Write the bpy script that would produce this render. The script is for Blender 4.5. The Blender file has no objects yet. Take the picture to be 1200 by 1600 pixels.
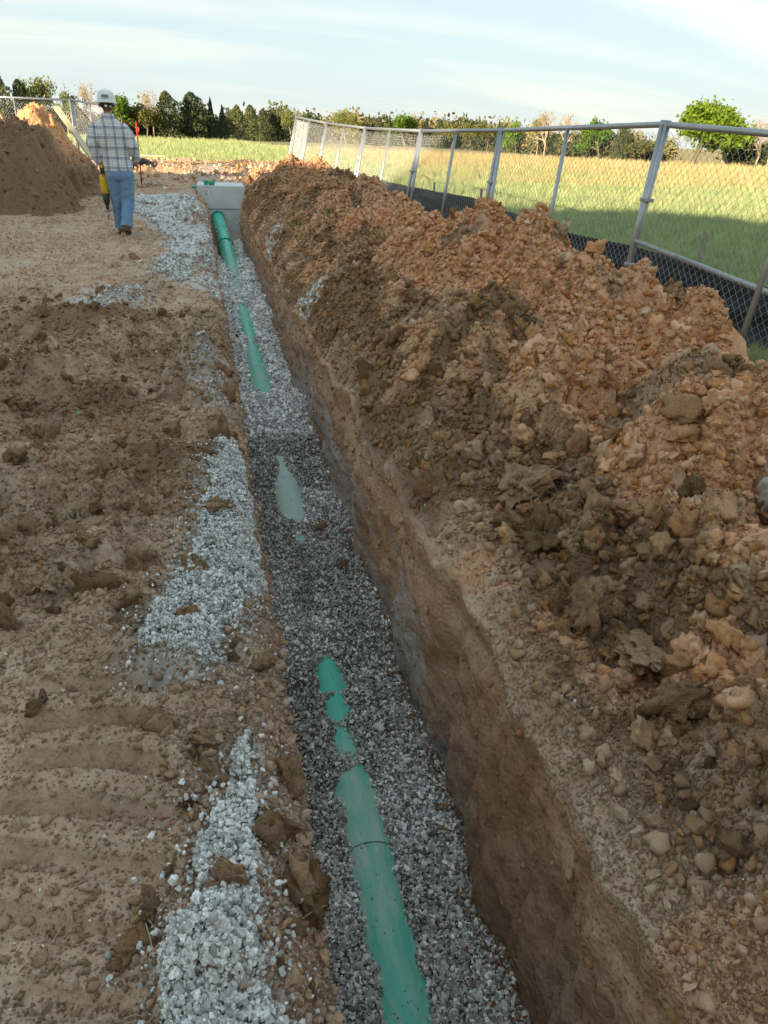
import bpy, bmesh, math, random
import numpy as np
from mathutils import Matrix, Vector

random.seed(7)
RNG = np.random.default_rng(7)
SC = bpy.context.scene
COL = SC.collection

# ------------------------------------------------------------------ camera
PITCH, ROLL, YAW, CAMH = math.radians(26.9), math.radians(2.2), math.radians(12.8), 1.45
fw = Vector((math.sin(YAW) * math.cos(PITCH), math.cos(YAW) * math.cos(PITCH), -math.sin(PITCH)))
rt = Vector((math.cos(YAW), -math.sin(YAW), 0))
up = rt.cross(fw)
cr = rt * math.cos(ROLL) + up * math.sin(ROLL)
cu = -rt * math.sin(ROLL) + up * math.cos(ROLL)
cam = bpy.data.cameras.new('camera')
camo = bpy.data.objects.new('camera', cam)
COL.objects.link(camo)
camo.matrix_world = Matrix(((cr.x, cu.x, -fw.x, 0), (cr.y, cu.y, -fw.y, 0), (cr.z, cu.z, -fw.z, CAMH), (0, 0, 0, 1)))
cam.sensor_fit = 'VERTICAL'
cam.sensor_height = 36.0
cam.lens = 25.99
cam.clip_start = 0.05
cam.clip_end = 3000
SC.camera = camo

# ------------------------------------------------------------------ sun and sky
SUN_EL = math.radians(12.0)
LAZ = math.radians(42.0)                       # the light travels towards this bearing (clockwise from +Y)
ldir = Vector((math.sin(LAZ) * math.cos(SUN_EL), math.cos(LAZ) * math.cos(SUN_EL), -math.sin(SUN_EL)))
sun = bpy.data.lights.new('sun', 'SUN')
sun.energy = 3.5
sun.angle = math.radians(0.5)
sun.color = (1.0, 0.80, 0.55)
suno = bpy.data.objects.new('sun', sun)
COL.objects.link(suno)
suno.rotation_euler = ldir.to_track_quat('-Z', 'Y').to_euler()
suno.location = (-20, -20, 30)

W = bpy.data.worlds.new('World')
SC.world = W
W.use_nodes = True
wn, wl = W.node_tree.nodes, W.node_tree.links
wn.clear()
wout = wn.new('ShaderNodeOutputWorld')
wbg = wn.new('ShaderNodeBackground')
wbg.inputs['Strength'].default_value = 0.15
sky = wn.new('ShaderNodeTexSky')
sky.sky_type = 'NISHITA'
sky.sun_disc = False
sky.sun_elevation = SUN_EL
sky.sun_rotation = LAZ + math.pi
sky.air_density = 1.0
sky.dust_density = 1.5
sky.ozone_density = 1.0
tc = wn.new('ShaderNodeTexCoord')
# thin cirrus veil: streaks stretched along the horizon, over the whole dome
sep = wn.new('ShaderNodeSeparateXYZ')
wl.new(tc.outputs['Generated'], sep.inputs[0])
zc = wn.new('ShaderNodeMath'); zc.operation = 'MAXIMUM'; zc.inputs[1].default_value = 0.0
wl.new(sep.outputs['Z'], zc.inputs[0])
zadd = wn.new('ShaderNodeMath'); zadd.operation = 'ADD'; zadd.inputs[1].default_value = 0.30
wl.new(zc.outputs[0], zadd.inputs[0])
dv = wn.new('ShaderNodeVectorMath'); dv.operation = 'DIVIDE'
cmb = wn.new('ShaderNodeCombineXYZ')
for k in range(3):
    wl.new(zadd.outputs[0], cmb.inputs[k])
wl.new(tc.outputs['Generated'], dv.inputs[0])
wl.new(cmb.outputs[0], dv.inputs[1])
mp = wn.new('ShaderNodeMapping')
mp.inputs['Rotation'].default_value = (0, 0, math.radians(20))
mp.inputs['Scale'].default_value = (0.22, 1.25, 0.0)
wl.new(dv.outputs[0], mp.inputs['Vector'])
n1 = wn.new('ShaderNodeTexNoise'); n1.inputs['Scale'].default_value = 1.6
n1.inputs['Detail'].default_value = 5; n1.inputs['Roughness'].default_value = 0.5
n1.inputs['Distortion'].default_value = 0.4
wl.new(mp.outputs[0], n1.inputs['Vector'])
rp = wn.new('ShaderNodeValToRGB')
rp.color_ramp.elements[0].position = 0.42; rp.color_ramp.elements[0].color = (0, 0, 0, 1)
rp.color_ramp.elements[1].position = 0.60; rp.color_ramp.elements[1].color = (1, 1, 1, 1)
wl.new(n1.outputs['Fac'], rp.inputs['Fac'])
# cream streaks in a paler blue-white sheet, bluer with height
vr = wn.new('ShaderNodeValToRGB')
vr.color_ramp.elements[0].position = 0.0; vr.color_ramp.elements[0].color = (1.27, 1.48, 1.52, 1)
vr.color_ramp.elements[1].position = 0.45; vr.color_ramp.elements[1].color = (0.86, 1.24, 1.47, 1)
wl.new(zc.outputs[0], vr.inputs['Fac'])
fall = wn.new('ShaderNodeMapRange')
fall.inputs['From Min'].default_value = 0.05; fall.inputs['From Max'].default_value = 0.6
fall.inputs['To Min'].default_value = 0.95; fall.inputs['To Max'].default_value = 0.6
wl.new(zc.outputs[0], fall.inputs['Value'])
cf = wn.new('ShaderNodeMath'); cf.operation = 'MULTIPLY'
wl.new(rp.outputs['Color'], cf.inputs[0]); wl.new(fall.outputs[0], cf.inputs[1])
vm_ = wn.new('ShaderNodeMixRGB')
wl.new(cf.outputs[0], vm_.inputs['Fac']); wl.new(vr.outputs['Color'], vm_.inputs['Color1'])
vm_.inputs['Color2'].default_value = (1.76, 1.74, 1.57, 1)
wmix = wn.new('ShaderNodeMixRGB'); wmix.inputs['Fac'].default_value = 0.93
wl.new(sky.outputs[0], wmix.inputs['Color1'])
wl.new(vm_.outputs['Color'], wmix.inputs['Color2'])
wl.new(wmix.outputs[0], wbg.inputs['Color'])
wl.new(wbg.outputs[0], wout.inputs['Surface'])

SC.view_settings.view_transform = 'Standard'
SC.view_settings.look = 'None'
SC.view_settings.gamma = 1.0
SC.view_settings.use_curve_mapping = False
SC.view_settings.exposure = 1.90
SC.render.engine = 'CYCLES'

# ------------------------------------------------------------------ noise
def _hash(ix, iy, s):
    h = (ix.astype(np.int64) * 374761393 + iy.astype(np.int64) * 668265263 + s * 982451653) & 0xFFFFFFFF
    h = ((h ^ (h >> 13)) * 1274126177) & 0xFFFFFFFF
    h = ((h ^ (h >> 16)) * 2246822519) & 0xFFFFFFFF
    return ((h ^ (h >> 15)) & 0xFFFFFF) / float(0xFFFFFF)

def vnoise(x, y, s=0):
    ix, iy = np.floor(x), np.floor(y)
    fx, fy = x - ix, y - iy
    ux, uy = fx * fx * fx * (fx * (fx * 6 - 15) + 10), fy * fy * fy * (fy * (fy * 6 - 15) + 10)
    def g(dx, dy):
        a = _hash(ix + dx, iy + dy, s) * 2 * np.pi
        return np.cos(a) * (fx - dx) + np.sin(a) * (fy - dy)
    return 1.5 * ((g(0, 0) * (1 - ux) + g(1, 0) * ux) * (1 - uy) + (g(0, 1) * (1 - ux) + g(1, 1) * ux) * uy)

def fbm(x, y, s=0, o=4, r=0.5, l=2.03):
    v, a, f = 0, 1, 1
    for i in range(o):
        v = v + a * vnoise(x * f + 17.3 * i, y * f - 9.1 * i, s + i)
        a *= r; f *= l
    return v

def lumps(x, y, size, s=0, keep=1.0):
    """rounded clods of random size, one per cell"""
    X, Y = x / size, y / size
    X = X + 0.30 * vnoise(X * 1.7, Y * 1.7, s + 91) + 0.14 * vnoise(X * 4.3, Y * 4.3, s + 93)
    Y = Y + 0.30 * vnoise(X * 1.7 + 5, Y * 1.7, s + 92) + 0.14 * vnoise(X * 4.3 + 5, Y * 4.3, s + 94)
    ix, iy = np.floor(X), np.floor(Y)
    out = np.zeros_like(X)
    for dx in (-1, 0, 1):
        for dy in (-1, 0, 1):
            cx, cy = ix + dx, iy + dy
            px, py = cx + _hash(cx, cy, s + 1), cy + _hash(cx, cy, s + 2)
            rr = 0.35 + 0.5 * _hash(cx, cy, s + 3)
            amp = np.where(_hash(cx, cy, s + 4) < keep, 0.4 + 0.6 * _hash(cx, cy, s + 5), 0)
            tx, ty = (_hash(cx, cy, s + 6) - .5) * 1.6, (_hash(cx, cy, s + 7) - .5) * 1.6
            d2 = ((X - px) ** 2 + (Y - py) ** 2) / rr ** 2
            h = np.clip(1 - d2, 0, 1) ** 0.6 * amp * rr * (1 + tx * (X - px) / rr + ty * (Y - py) / rr)
            out = np.maximum(out, h)
    return out * size

def ss(a, b, x):
    t = np.clip((x - a) / (b - a), 0, 1)
    return t * t * (3 - 2 * t)

# ------------------------------------------------------------------ mesh helpers
def link(name, me, mat=None, parent=None):
    o = bpy.data.objects.new(name, me)
    COL.objects.link(o)
    if mat is not None and me is not None and not me.materials:
        me.materials.append(mat)
    if parent is not None:
        o.parent = parent
    return o

def np_mesh(name, V, F, smooth=True, attrs=None):
    V = np.asarray(V, dtype=np.float32); F = np.asarray(F, dtype=np.int32)
    me = bpy.data.meshes.new(name)
    k = F.shape[1]
    me.vertices.add(len(V)); me.vertices.foreach_set('co', V.ravel())
    me.loops.add(F.size); me.loops.foreach_set('vertex_index', F.ravel())
    me.polygons.add(len(F))
    me.polygons.foreach_set('loop_start', np.arange(0, F.size, k, dtype=np.int32))
    me.polygons.foreach_set('loop_total', np.full(len(F), k, dtype=np.int32))
    me.polygons.foreach_set('use_smooth', np.full(len(F), smooth, dtype=bool))
    for an, av in (attrs or {}).items():
        at = me.attributes.new(an, 'FLOAT', 'POINT')
        at.data.foreach_set('value', np.asarray(av, dtype=np.float32))
    me.update(calc_edges=True)
    me.validate()
    return me

def tag(o, label=None, cat=None, group=None, kind=None):
    if label: o['label'] = label
    if cat: o['category'] = cat
    if group: o['group'] = group
    if kind: o['kind'] = kind
    return o

def empty(name, loc=(0, 0, 0), rz=0.0):
    o = bpy.data.objects.new(name, None)
    o.empty_display_size = 0.1
    COL.objects.link(o)
    o.location = loc
    o.rotation_euler = (0, 0, rz)
    return o

class MB:
    """collects closed shapes into one mesh"""
    def __init__(self):
        self.v, self.f, self.n = [], [], 0
    def add(self, V, F):
        self.v += [tuple(p) for p in V]
        self.f += [tuple(i + self.n for i in q) for q in F]
        self.n += len(V)
    def box(self, c, s, R=None, taper=1.0):
        V = []
        for dz in (-1, 1):
            t = taper if dz > 0 else 1.0
            for dx, dy in ((-1, -1), (1, -1), (1, 1), (-1, 1)):
                p = Vector((dx * s[0] / 2 * t, dy * s[1] / 2 * t, dz * s[2] / 2))
                if R is not None: p = R @ p
                V.append(p + Vector(c))
        self.add(V, [(3, 2, 1, 0), (4, 5, 6, 7), (0, 1, 5, 4), (1, 2, 6, 5), (2, 3, 7, 6), (3, 0, 4, 7)])
    def bar(self, a, b, w, h, upv=(0, 0, 1)):
        a, b = Vector(a), Vector(b)
        d = (b - a); L = d.length; d.normalize()
        x = d.cross(Vector(upv)).normalized(); z = x.cross(d)
        R = Matrix((x, d, z)).transposed()
        self.box((a + b) / 2, (w, L, h), R)
    def tube(self, pts, rad, n=8, caps=True, flat=1.0, ref=(0, 0, 1)):
        pts = [Vector(p) for p in pts]
        if not hasattr(rad, '__len__'): rad = [rad] * len(pts)
        V, F = [], []
        px = None
        for i, p in enumerate(pts):
            d = (pts[min(i + 1, len(pts) - 1)] - pts[max(i - 1, 0)]).normalized()
            if px is None:
                r = Vector(ref)
                if abs(d.dot(r)) > 0.95: r = Vector((0, 1, 0)) if abs(d.y) < .9 else Vector((1, 0, 0))
                px = (r - d * r.dot(d)).normalized()
            else:
                px = (px - d * px.dot(d)).normalized()
            py = d.cross(px)
            for k in range(n):
                a = 2 * math.pi * k / n
                V.append(p + (px * math.cos(a) * flat + py * math.sin(a)) * rad[i])
        m = len(pts)
        for i in range(m - 1):
            for k in range(n):
                k2 = (k + 1) % n
                F.append((i * n + k, i * n + k2, (i + 1) * n + k2, (i + 1) * n + k))
        if caps:
            F.append(tuple(reversed(range(n)))); F.append(tuple((m - 1) * n + k for k in range(n)))
        self.add(V, F)
    def lathe(self, prof, n=24, c=(0, 0, 0), sx=1, sy=1):
        V, F = [], []
        for r, z in prof:
            for k in range(n):
                a = 2 * math.pi * k / n
                V.append((c[0] + r * math.cos(a) * sx, c[1] + r * math.sin(a) * sy, c[2] + z))
        for i in range(len(prof) - 1):
            for k in range(n):
                k2 = (k + 1) % n
                F.append((i * n + k, i * n + k2, (i + 1) * n + k2, (i + 1) * n + k))
        F.append(tuple(reversed(range(n)))); F.append(tuple((len(prof) - 1) * n + k for k in range(n)))
        self.add(V, F)
    def ell(self, c, r, n=12, m=8, R=None):
        V, F = [], []
        for i in range(m + 1):
            t = math.pi * i / m
            for k in range(n):
                a = 2 * math.pi * k / n
                p = Vector((r[0] * math.sin(t) * math.cos(a), r[1] * math.sin(t) * math.sin(a), -r[2] * math.cos(t)))
                if R is not None: p = R @ p
                V.append(p + Vector(c))
        for i in range(m):
            for k in range(n):
                k2 = (k + 1) % n
                F.append((i * n + k, i * n + k2, (i + 1) * n + k2, (i + 1) * n + k))
        self.add(V, F)
    def mesh(self, name, smooth=False, bevel=0):
        me = bpy.data.meshes.new(name)
        me.from_pydata([tuple(v) for v in self.v], [], self.f)
        if bevel:
            bm = bmesh.new(); bm.from_mesh(me)
            bmesh.ops.bevel(bm, geom=bm.edges[:], offset=bevel, segments=2, affect='EDGES', profile=0.6)
            bm.to_mesh(me); bm.free()
        if smooth:
            me.polygons.foreach_set('use_smooth', np.ones(len(me.polygons), dtype=bool))
        me.update()
        return me
    def obj(self, name, mat, parent=None, smooth=False, bevel=0):
        return link(name, self.mesh(name, smooth, bevel), mat, parent)

# ------------------------------------------------------------------ materials
def new_mat(name, rough=0.9, spec=0.2):
    m = bpy.data.materials.new(name)
    m.use_nodes = True
    n, l = m.node_tree.nodes, m.node_tree.links
    b = n['Principled BSDF']
    b.inputs['Roughness'].default_value = rough
    b.inputs['Specular IOR Level'].default_value = spec
    return m, n, l, b

def mixc(n, l, fac, a, b, mode='MIX'):
    x = n.new('ShaderNodeMixRGB'); x.blend_type = mode
    for s, v in (('Fac', fac), ('Color1', a), ('Color2', b)):
        if isinstance(v, (int, float)): x.inputs[s].default_value = v
        elif isinstance(v, (tuple, list)): x.inputs[s].default_value = (*v[:3], 1)
        else: l.new(v, x.inputs[s])
    return x.outputs[0]

def noise(n, l, vec, scale, detail=4, rough=0.55, dist=0.0):
    x = n.new('ShaderNodeTexNoise')
    x.inputs['Scale'].default_value = scale; x.inputs['Detail'].default_value = detail
    x.inputs['Roughness'].default_value = rough; x.inputs['Distortion'].default_value = dist
    if vec is not None: l.new(vec, x.inputs['Vector'])
    return x.outputs['Fac']

def ramp(n, l, fac, p0, p1, c0=(0, 0, 0), c1=(1, 1, 1)):
    x = n.new('ShaderNodeValToRGB')
    x.color_ramp.elements[0].position = p0; x.color_ramp.elements[0].color = (*c0, 1)
    x.color_ramp.elements[1].position = p1; x.color_ramp.elements[1].color = (*c1, 1)
    l.new(fac, x.inputs['Fac'])
    return x.outputs['Color']

def math_(n, l, op, a, b=None, c=None):
    x = n.new('ShaderNodeMath'); x.operation = op
    for i, v in enumerate((a, b, c)):
        if v is None: continue
        if isinstance(v, (int, float)): x.inputs[i].default_value = v
        else: l.new(v, x.inputs[i])
    return x.outputs[0]

def attr(n, name, typ='GEOMETRY'):
    x = n.new('ShaderNodeAttribute'); x.attribute_name = name; x.attribute_type = typ
    return x.outputs['Fac']

def bump(n, l, b, h, strength=0.5, dist=0.01, prev=None):
    x = n.new('ShaderNodeBump')
    x.inputs['Strength'].default_value = strength; x.inputs['Distance'].default_value = dist
    l.new(h, x.inputs['Height'])
    if prev is not None: l.new(prev, x.inputs['Normal'])
    l.new(x.outputs[0], b.inputs['Normal'])
    return x.outputs[0]

BROWN, BROWN2, ORANGE, ORANGE2, GREY = (0.475, 0.322, 0.218), (0.66, 0.482, 0.342), (0.64, 0.30, 0.142), (0.77, 0.445, 0.25), (0.60, 0.58, 0.55)

def soil_colour(n, l, vec, orange, grey=None, dark=None):
    big = noise(n, l, vec, 1.7, 4)
    mid = noise(n, l, vec, 9.0, 5, 0.6)
    fine = noise(n, l, vec, 70.0, 4, 0.65)
    br = mixc(n, l, ramp(n, l, mid, 0.35, 0.68), BROWN, BROWN2)
    og = mixc(n, l, ramp(n, l, mid, 0.35, 0.7), ORANGE, ORANGE2)
    c = mixc(n, l, orange, br, og)
    v = n.new('ShaderNodeHueSaturation')
    l.new(math_(n, l, 'MULTIPLY_ADD', fine, 0.7, 0.65), v.inputs['Value'])
    l.new(math_(n, l, 'MULTIPLY_ADD', big, 0.5, 0.75), v.inputs['Saturation'])
    l.new(c, v.inputs['Color'])
    c = v.outputs[0]
    if grey is not None:
        gn = math_(n, l, 'MULTIPLY', grey, ramp(n, l, noise(n, l, vec, 14, 5, .7), 0.25, 0.52))
        c = mixc(n, l, gn, c, GREY)
    if dark is not None:
        c = mixc(n, l, dark, c, (0.205, 0.122, 0.072))
    return c

def mat_terrain(name, bs=0.9, bd=0.018):
    m, n, l, b = new_mat(name, 0.95, 0.12)
    g = n.new('ShaderNodeNewGeometry')
    P = g.outputs['Position']
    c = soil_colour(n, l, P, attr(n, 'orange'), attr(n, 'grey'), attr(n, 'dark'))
    l.new(c, b.inputs['Base Color'])
    vo = n.new('ShaderNodeTexVoronoi'); vo.inputs['Scale'].default_value = 62
    l.new(P, vo.inputs['Vector'])
    h1 = math_(n, l, 'SUBTRACT', 1.0, vo.outputs['Distance'])
    h2 = noise(n, l, P, 130, 4, 0.7)
    h3 = noise(n, l, P, 26, 5, 0.65)
    vo2 = n.new('ShaderNodeTexVoronoi'); vo2.inputs['Scale'].default_value = 27
    l.new(P, vo2.inputs['Vector'])
    h = math_(n, l, 'ADD', math_(n, l, 'MULTIPLY', h1, 0.45), math_(n, l, 'MULTIPLY_ADD', h2, 0.35, h3))
    h = math_(n, l, 'SUBTRACT', h, math_(n, l, 'MULTIPLY', vo2.outputs['Distance'], 0.7))
    bump(n, l, b, h, bs, bd)
    return m

def mat_clod(name, inst=True, orange=0.0, val=1.0, bd=0.004):
    m, n, l, b = new_mat(name, 0.95, 0.12)
    t = n.new('ShaderNodeTexCoord'); P = t.outputs['Object']
    if inst:
        oi = attr(n, 'tint', 'INSTANCER'); vi = attr(n, 'val', 'INSTANCER')
    else:
        ob = n.new('ShaderNodeObjectInfo')
        oi = math_(n, l, 'MULTIPLY_ADD', ob.outputs['Random'], 0.3, orange)
        vi = math_(n, l, 'MULTIPLY_ADD', ob.outputs['Random'], 0.35, val - 0.15)
    c = soil_colour(n, l, P, oi)
    v = n.new('ShaderNodeHueSaturation'); l.new(vi, v.inputs['Value']); l.new(c, v.inputs['Color'])
    l.new(math_(n, l, 'MULTIPLY_ADD', vi, -.55, 1.58), v.inputs['Saturation'])
    l.new(v.outputs[0], b.inputs['Base Color'])
    h = math_(n, l, 'ADD', noise(n, l, P, 3.5, 6, 0.7), math_(n, l, 'MULTIPLY', noise(n, l, P, 14, 3, 0.6), 0.5))
    bump(n, l, b, h, 1.0, bd)
    return m

def mat_stone(name, inst=True):
    """crushed limestone: tint 0 = soil-stained grey-brown, 1 = clean pale grey"""
    m, n, l, b = new_mat(name, 0.85, 0.25)
    t = n.new('ShaderNodeTexCoord'); P = t.outputs['Object']
    if inst:
        oi = attr(n, 'tint', 'INSTANCER'); vi = attr(n, 'val', 'INSTANCER')
    else:
        ob = n.new('ShaderNodeObjectInfo')
        oi = math_(n, l, 'MULTIPLY_ADD', ob.outputs['Random'], 0.4, 0.6)
        vi = math_(n, l, 'MULTIPLY_ADD', ob.outputs['Random'], 0.4, 0.8)
    c = mixc(n, l, oi, (0.19, 0.165, 0.14), (0.80, 0.805, 0.79))
    c = mixc(n, l, ramp(n, l, noise(n, l, P, 2.5, 4), 0.4, 0.75), c, (0.33, 0.29, 0.24), 'MIX')
    v = n.new('ShaderNodeHueSaturation'); l.new(vi, v.inputs['Value']); l.new(c, v.inputs['Color'])
    l.new(v.outputs[0], b.inputs['Base Color'])
    bump(n, l, b, noise(n, l, P, 5, 4, 0.6), 0.35, 0.0012)
    return m

def mat_plain(name, col, rough=0.6, spec=0.3, var=0.12, scale=8.0, metal=0.0, bmp=0.0, coord='Object', dirt=None):
    m, n, l, b = new_mat(name, rough, spec)
    t = n.new('ShaderNodeTexCoord'); P = t.outputs[coord]
    f = noise(n, l, P, scale, 5, 0.6)
    c = mixc(n, l, f, tuple(x * (1 - var) for x in col), tuple(min(1, x * (1 + var)) for x in col))
    if dirt:
        c = mixc(n, l, math_(n, l, 'MULTIPLY', ramp(n, l, noise(n, l, P, scale * .6, 6, .7), 0.45, 0.75), dirt[1]), c, dirt[0])
    l.new(c, b.inputs['Base Color'])
    b.inputs['Metallic'].default_value = metal
    if bmp:
        bump(n, l, b, noise(n, l, P, scale * 3, 4), bmp, 0.01)
    return m

M_TERRAIN = mat_terrain('excavated_soil')
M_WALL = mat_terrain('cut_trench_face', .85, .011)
M_CLOD = mat_clod('soil_clods')
M_CLODB = mat_clod('brown_clod', False, 0.08, 0.78, .022)
M_CLODD = mat_clod('dark_clod', False, 0.06, 0.58, .022)
M_CLODO = mat_clod('orange_clod', False, 0.62, .95, .022)
M_STONE = mat_stone('crushed_limestone')
M_STONE1 = mat_stone('single_limestone', False)
M_GALV = mat_plain('galvanized_steel', (0.42, 0.44, 0.46), 0.42, 0.5, 0.18, 14, 0.75, dirt=((0.30, 0.28, 0.25), 0.5))
M_WIRE = mat_plain('galvanized_wire', (0.50, 0.52, 0.54), 0.45, 0.5, 0.1, 30, 0.6)

# ------------------------------------------------------------------ ground shape
def bend(y): return -0.018 * y
def lipL(y):
    w = 0.17 * ss(17.2, 17.8, y)
    return 0.14 + bend(y) - w + 0.028 * vnoise(y * 1.3, y * 0 + 3.3, 11) + 0.022 * vnoise(y * 4.1, y * 0 + 7.3, 12) + 0.014 * vnoise(y * 11, y * 0 + 1.3, 13) + 0.007 * vnoise(y * 29, y * 0 + 1.3, 14)
def lipR(y):
    w = 0.17 * ss(17.2, 17.8, y)
    return 0.84 + bend(y) + w + 0.035 * vnoise(y * 1.1, y * 0 + 1.7, 21) + 0.032 * vnoise(y * 3.3, y * 0 + 2.2, 22) + 0.018 * vnoise(y * 8.3, y * 0 + 1.3, 23) + 0.008 * vnoise(y * 24, y * 0 + 1.3, 24)
def pipe_x(y): return np.interp(y, [-2, 1.4, 2.4, 5, 9, 14.5, 18.3], [0.47, 0.455, 0.44, 0.41, 0.33, 0.21, 0.05])
def pipe_top(y): return np.interp(y, [-2, 0, 14.3, 18.3], [-1.22, -1.16, -0.60, -0.19])
PIPE_R = 0.13
def G(x, y):
    """slow fall of the open land"""
    return 0.3 * ss(8, 28, y) * (1 - ss(3, 9, x)) - 0.12 * ss(2.6, 4.6, x)

RIDGE_Y = [-4, 1.5, 2.7, 3.35, 3.95, 4.25, 4.6, 5.0, 5.6, 6.3, 7.1, 8.0, 9.2, 10.3, 11.4, 12.6, 13.8, 15.2, 16.4, 17.6, 18.6, 19.6, 20.6, 21.6]
RIDGE_Z = [.44, .43, .42, .46, .80, .68, .74, .84, .80, .84, .70, .60, .60, .68, .80, .78, .62, .74, .78, .72, .56, .34, .14, 0]
def open_(y): return 1 - ss(19.2, 19.7, y)
def far_bump(x, y):
    f = ss(19, 22, y) * (1 - ss(31, 35, y)) * ss(-11, -9, x)
    return f * (0.16 * np.abs(fbm(x * .8, y * .55, 18, 4)) - .03 + 0.25 * lumps(x, y, .6, 190, .5) + 0.35 * lumps(x, y, .3, 195, .5))
def ridge(y): return np.interp(y, RIDGE_Y, RIDGE_Z)

def right_z(x, y, micro=True):
    s = x - lipR(y)
    rs = 1.42 + 0.10 * vnoise(y * .9, y * 0, 31)
    zr = ridge(y)
    t = np.clip(s / rs, 0, 1)
    q = ss(1.6, 3.2, y)
    rise = (0.13 + .08 * q) * ss(0.0, 0.35 - .1 * q, s) + (0.87 - .08 * q) * np.clip((t - 0.14 + .05 * q) / (0.86 + .05 * q), 0, 1) ** 1.1
    back = 1 - ss(0, 1.25, s - rs) ** 0.9
    ph = (y - .55 * (rs - s)) / 1.05 + .25 * vnoise(y * .6, y * 0, 33)
    lobe = np.cos(2 * np.pi * ph) * ss(.25, .8, t) * (s < rs + .2) * (1 - ss(rs, rs + .5, s))
    z = G(x, y) + zr * np.where(s < rs, rise, back) - 0.02 + .055 * lobe * zr
    z = z - 0.10 * np.exp(-(s / 0.06) ** 2) * open_(y) + far_bump(x, y)                       # worn lip
    if micro:
        k = np.clip(ss(0.0, 0.5, s), 0.18, 1) * (0.25 + 0.75 * ss(0, .15, zr)) * (1 - 0.85 * ss(2.6, 3.1, s))
        z = z + k * (0.11 * fbm(x * 1.3, y * 1.3, 41, 3)
                     + 0.8 * (lumps(x, y, 0.42, 50, 0.5) - 0.05)
                     + 0.55 * lumps(x, y, 0.20, 60, 0.6) + 0.85 * lumps(x, y, 0.095, 70, 0.7))
        z = z + (.45 + .55 * k) * (1 - 0.85 * ss(2.6, 3.1, s)) * (0.9 * lumps(x, y, 0.046, 80, 0.75) + .6 * lumps(x, y, .09, 85, .3) + .012 * fbm(x * 5, y * 5, 45, 3))
        z = z + k * 0.022 * fbm(x * 8, y * 8, 43, 4, 0.6) + 0.007 * fbm(x * 21, y * 21, 44, 3, 0.65)
    return z

def tread(x, y):
    """grouser prints pressed by a track machine"""
    z = np.zeros_like(x)
    for (xc, hw, y0, y1, p, amp, sk) in ((-0.42, 0.22, 0.2, 2.1, 0.135, 0.075, 0.2), (-2.75, 0.42, 6.5, 15.5, 0.24, 0.075, -0.35),
                                         (-1.35, 0.35, 6.8, 17, 0.24, 0.045, -0.35), (-0.95, 0.25, 2.2, 6.0, .19, .012, .1)):
        xx = x - xc - 0.05 * np.sin(y * .7)
        m = (1 - ss(hw * 0.8, hw, np.abs(xx))) * ss(y0, y0 + .5, y) * (1 - ss(y1 - .6, y1, y))
        ph = (y + sk * xx) / p + 0.35 * vnoise(x * 2, y * 2, 5)
        f = ph - np.floor(ph)
        bar = ss(0.0, 0.07, f) * (1 - ss(0.55, 0.8, f))
        m = m * (0.35 + 0.65 * ss(-0.4, 0.3, vnoise(x * 1.5 + 3, y * 1.1, 6)))
        z = z + m * (amp * bar - amp * 0.7)
    return z

def rough_mask(x, y):
    m = ss(-0.25, 0.35, fbm(x * 0.9 + 4, y * 0.7, 15, 3))
    m = np.maximum(m, ss(.6, 1.6, y) * (1 - ss(6.0, 7.5, y)) * 0.75)
    m = m * (1 - 0.93 * (1 - ss(1.5, 2.2, y)) * (1 - ss(-.28, -.12, x)))
    m = m * (1 - .8 * ss(6.5, 8.5, y) * (1 - ss(-1.0, -.5, x)))
    return m

MOUNDS = [(-1.0, 6.3, .13, .35, .22), (-1.22, 4.6, .12, .22, .25), (-1.35, 5.25, -.10, .35, .16), (-.30, 3.35, .045, .16, .12), (-.68, 2.35, .03, .12, .10), (-1.55, 6.9, .10, .3, .2), (-.62, 4.2, .035, .3, .12)]
def left_z(x, y, micro=True):
    s = lipL(y) - x
    z = G(x, y) + 0 * x
    z = z + 0.05 * np.exp(-((s - 0.22) / 0.16) ** 2) * (0.6 + 0.5 * vnoise(y * 1.1, y * 0 + 9, 13))
    z = z - 0.08 * np.exp(-(s / 0.05) ** 2) * open_(y)
    z = z + 0.16 * np.exp(-(((x + 0.62) / .33) ** 2 + ((y - 17.9) / .6) ** 2))
    for (mx, my, ma, mw, ml) in MOUNDS:
        z = z + ma * np.exp(-((x - mx) / mw) ** 2 - ((y - my) / ml) ** 2)
    if micro:
        z = z + 0.035 * fbm(x * 0.8, y * 0.8, 14, 3) * ss(0.02, .4, s)
        z = z + tread(x, y)
        r = rough_mask(x, y) * ss(-.02, 0.12, s)
        z = z + r * (0.7 * lumps(x, y, 0.26, 150, 0.35) + 0.8 * lumps(x, y, 0.12, 160, 0.45)
                     + 0.9 * lumps(x, y, 0.055, 170, 0.6)) + (0.25 + 0.5 * r) * 0.7 * lumps(x, y, 0.03, 180, 0.6)
        z = z + r * 0.035 * fbm(x * 3.1, y * 3.1, 17, 4) + 0.006 * fbm(x * 11, y * 11, 16, 4, .6)
        z = z + far_bump(x, y)
    return z

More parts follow.
